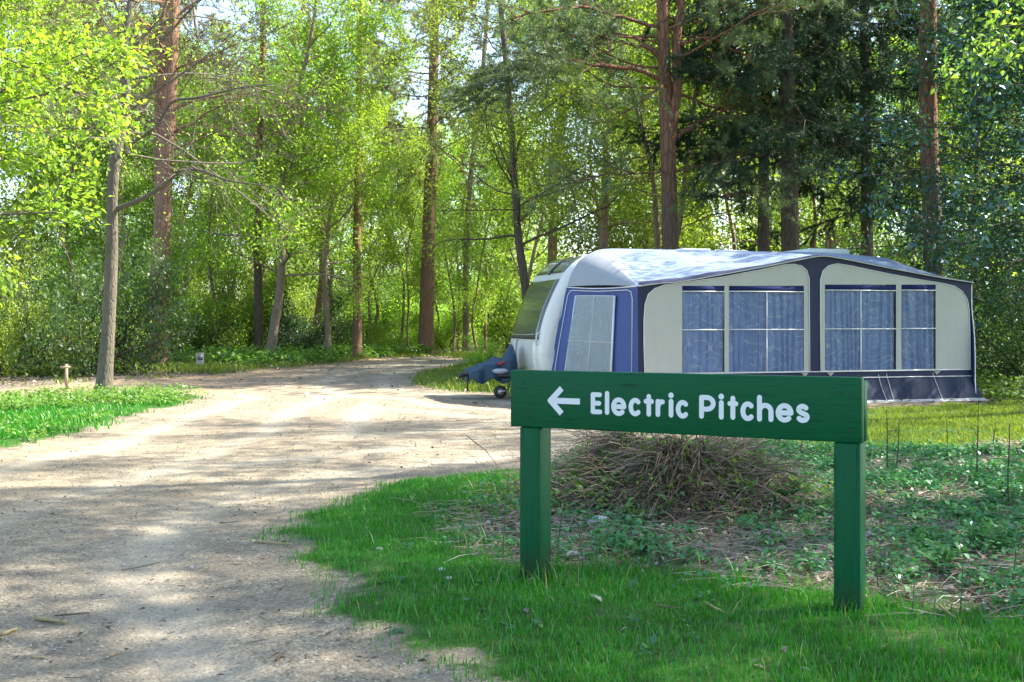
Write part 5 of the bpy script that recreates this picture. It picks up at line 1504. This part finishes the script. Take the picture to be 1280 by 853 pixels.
SP = [(629, 695, 585, 'thin leafy stem standing left of the left sign post', 12, False, 1), (614, 660, 612, 'short sprig in the grass left of the left sign post', 8, False, 0),
      (695, 705, 600, 'green shoot right behind the left sign post', 10, False, 0), (730, 712, 642, 'leafy shoot between the left sign post and the pale stones', 14, False, 1),
      (746, 710, 655, 'second leafy shoot just right of the one beside the left post', 12, False, 0), (812, 715, 668, 'young shoot in the grass edge below the bracken heap', 12, False, 0),
      (832, 718, 672, 'young shoot right of the one below the heap', 10, False, 0), (1109, 598, 512, 'dark forked dead stalk just right of the sign board', 5, True, 3),
      (1121, 585, 524, 'thinner dead stalk beside the forked one right of the sign board', 0, True, 1), (1222, 604, 500, 'tall dark stalk with a leafy top below the awning corner', 7, True, 2),
      (1262, 640, 527, 'leaning dark stalk near the right edge', 0, True, 1), (1241, 560, 523, 'short stalk on the lawn edge between the two tall dark stalks', 3, True, 0),
      (1098, 738, 676, 'green shoot to the right of the right sign post foot', 16, False, 1), (1200, 770, 700, 'bushy green shoot in the front weeds at the lower right', 18, False, 1),
      (1140, 770, 725, 'small shoot in the grass right of the right sign post', 10, False, 0), (735, 560, 530, 'thin twig standing behind the left part of the sign board', 0, True, 1),
      (742, 570, 532, 'second thin twig standing behind the left part of the sign board', 0, True, 1), (968, 566, 538, 'upright dead stalk under the board near the lawn edge', 0, True, 1),
      (1001, 575, 540, 'upright dead stalk near the right post top, behind the board', 0, True, 1), (1185, 560, 520, 'faint dead stalk on the lawn right of the board', 0, True, 0),
      (1265, 735, 660, 'leafy shoot at the lower right edge', 16, False, 1)]
for px, b, t, lb, nl, dd, fk in SP: stem_plant(px, b, t, lb, nl, dd, fk)

# spiky tuft by the grey tree
x_, y_ = G2(166, 499)
tf = empty('iris_tuft', (x_, y_, float(surf(np.array([x_]), np.array([y_]))[0])), 0, 'upright tuft of dark blades beside the foot of the grey-barked tree', 'plant')
A = Acc()
for k in range(34):
    az = G.random() * 6.28; b = bend((G.normal(0, .07), G.normal(0, .07), -.02), (math.cos(az) * .3, math.sin(az) * .3, 1), .18 + .25 * G.random(), 4, .03, -.04, G); tube(A, b, [.010, .011, .009, .006, .001], 3)
me = A.mesh('blade'); nf = len(me.polygons)
for an in ('rnd', 'clump'):
    at_ = me.attributes.new(an, 'FLOAT', 'FACE'); at_.data.foreach_set('value', (G.random(nf) * .6).astype(np.float32))
mobj('foliage', me, M['grass'], tf)

# ---- sticks, stones
STK = [(45, 762, 82, 768, .011, 'pale stick lying on the gravel at the lower left'), (2, 782, 21, 775, .010, 'short pale stick at the left edge of the gravel'),
       (40, 807, 55, 808, .006, 'tiny pale stick below the long one on the gravel'), (136, 806, 150, 802, .006, 'small stick on the gravel right of the long pale one'),
       (68, 758, 112, 756, .004, 'thin dark twig just above the long pale stick'), (152, 710, 200, 700, .004, 'thin twig in the middle of the near gravel'),
       (320, 677, 365, 681, .008, 'dark stick near the grass edge on the gravel'), (345, 815, 356, 803, .005, 'forked twig standing out near the lower grass edge'),
       (880, 757, 905, 770, .006, 'dead twig curled in the grass right of centre'), (1175, 764, 1195, 778, .006, 'bent twig in the grass at the lower right'),
       (820, 758, 850, 762, .005, 'thin straw in the grass below the sign middle')]
for x0, y0_, x1, y1_, r, lb in STK:
    a0 = np.array(ground_at(x0, y0_)); a1 = np.array(ground_at(x1, y1_)); P = []
    for t in np.linspace(0, 1, 6):
        q = a0 * (1 - t) + a1 * t + G.normal(0, r * .35, 2); P.append((q[0], q[1], float(surf(q[:1], q[1:])[0]) + r * (1.1 + (2.5 if y0_ > 740 and x0 > 700 else 0))))
    P = np.array(P); c = P.mean(0); A = Acc(); tube(A, P - c, np.linspace(r, r * .7, 6), 7, cap=True, rough=.2, rng=G)
    o = mobj('stick', A.mesh('stick'), M['stick'] if r > .005 else M['twig']); o.location = c; tag(o, lb, 'stick')
for k in range(34):        # smaller bits of twig over the near gravel
    Yd = 3.6 + 6 * G.random(); Xd = G.uniform(-.48 * Yd, .0) ; 
    if float(m_road(np.array([Xd]), np.array([Yd]))[0]) < .6: continue
    az = G.random() * 3.14; L = .03 + .09 * G.random(); r = .0015 + .002 * G.random(); P = []
    for t in np.linspace(-.5, .5, 4):
        q = np.array([Xd, Yd]) + np.array([math.cos(az), math.sin(az)]) * L * t + G.normal(0, .003, 2); P.append((q[0], q[1], float(surf(q[:1], q[1:])[0]) + r))
    P = np.array(P); c = P.mean(0); A = Acc(); tube(A, P - c, np.linspace(r, r * .6, 4), 5, cap=True)
    o = mobj('twig', A.mesh('twig'), M['twig']); o.location = c; tag(o, 'tiny broken twig lying on the near gravel', 'twig', 'twigs scattered over the near gravel')
def stone(px, py, rx, ry, rz_, label, mat='stone'):
    x_, y_ = ground_at(px, py); bm = bmesh.new(); bmesh.ops.create_icosphere(bm, subdivisions=3, radius=1)
    sd0 = G.random() * 50
    for v_ in bm.verts:
        n_ = float(fbm(np.array([v_.co.x * 1.5 + sd0]), np.array([v_.co.y * 1.5 + v_.co.z * 1.1]), 3)[0]); v_.co *= .65 + .7 * n_
        v_.co.x *= rx; v_.co.y *= ry; v_.co.z *= rz_
    o = bobj('stone', bm, M[mat], None, True); o.location = (x_, y_, float(surf(np.array([x_]), np.array([y_]))[0]) + rz_ * .35); o.rotation_euler = (0, 0, G.random() * .6 - .3)
    tag(o, label, 'stone')
stone(748, 655, .085, .05, .035, 'large pale flint in the litter right of the left sign post')
stone(769, 659, .045, .03, .02, 'smaller pale flint touching the right of the large one')
stone(474, 687, .02, .015, .012, 'small white stone in the grass near the gravel edge')
stone(552, 711, .025, .018, .012, 'small pale stone in the grass left of the left sign post')
stone(561, 721, .018, .014, .010, 'smallest pale stone in the grass left of the left sign post')
stone(712, 690, .05, .035, .02, 'flat grey stone in the litter by the left sign post')
stone(1108, 712, .05, .03, .02, 'grey stone behind the right sign post foot')

# ---- hook-up post and stake across the track
M['post_grey'] = plain('grey_plastic', (.50, .50, .46), .5, vary=.08)
M['post_wood'] = plain('weathered_wood', (.34, .26, .19), .8, vary=.3, scale=20)
x_, y_ = (250 - 640) / F * 36, 36.0
pb = empty('service_post', (x_, y_, gzf(x_, y_)), .35, 'small pale grey box post standing at the edge of the wood left of the track', 'post')
A = Acc(); A.box((-.035, -.035, -.05), (.035, .035, .08)); mobj('post', A.mesh('post', False), M['post_grey'], pb)
A = Acc(); A.box((-.11, -.09, .082), (.11, .09, .44)); o = mobj('box', A.mesh('box', False), M['post_grey'], pb); md = o.modifiers.new('bevel', 'BEVEL'); md.width = .012; md.segments = 2
A = Acc(); A.box((-.085, -.098, .24), (.085, -.091, .40)); mobj('door', A.mesh('door', False), M['chrome_grey'], pb)
A = Acc(); A.box((-.12, -.10, .442), (.12, .10, .465)); mobj('lid', A.mesh('lid', False), M['post_grey'], pb)
x_, y_ = ground_at(83, 480)
ws_ = empty('wooden_stake', (x_, y_, gzf(x_, y_)), .2, 'pale wooden stake with a short crosspiece left of the grey-barked tree', 'stake')
A = Acc(); A.box((-.03, -.03, -.05), (.03, .03, .52)); mobj('upright', A.mesh('upright', False), M['post_wood'], ws_)
A = Acc(); A.box((-.13, -.045, .43), (.09, -.032, .48)); mobj('crosspiece', A.mesh('crosspiece', False), M['post_wood'], ws_)
# ---- trees beside and behind the camera's right that shade the foreground
for k, (x_, y_, s_, v_, lb) in enumerate([(8.6, 8.6, .95, 0, 'tall high-crowned tree right of the sign, outside the picture, nearest to the sign'),
                                   (9.8, 17.8, .72, 0, 'slim high-crowned tree right of the awning lawn, outside the picture'),
                                   (8.4, 12.3, .80, 1, 'tall high-crowned tree right of the lawn, outside the picture'),
                                   (11.3, 10.2, .9, 0, 'tall high-crowned tree right of the lawn edge, outside the picture, behind the nearest one'),
                                   (12.5, 6.0, 1.0, 1, 'tall high-crowned tree right of the sign, outside the picture, furthest to the right'),
                                   (6.4, 4.2, .9, 0, 'tall high-crowned tree right of the camera, outside the picture'),
                                   (9.5, .5, 1.0, 1, 'tall high-crowned tree to the right behind the camera, outside the picture'),
                                   (3.6, -1.5, .8, 0, 'tall high-crowned tree close behind the camera, outside the picture')]):
    plant('canopy', x_, y_, 'leaf_mid', lb, None, s_, 1.0, v=v_)
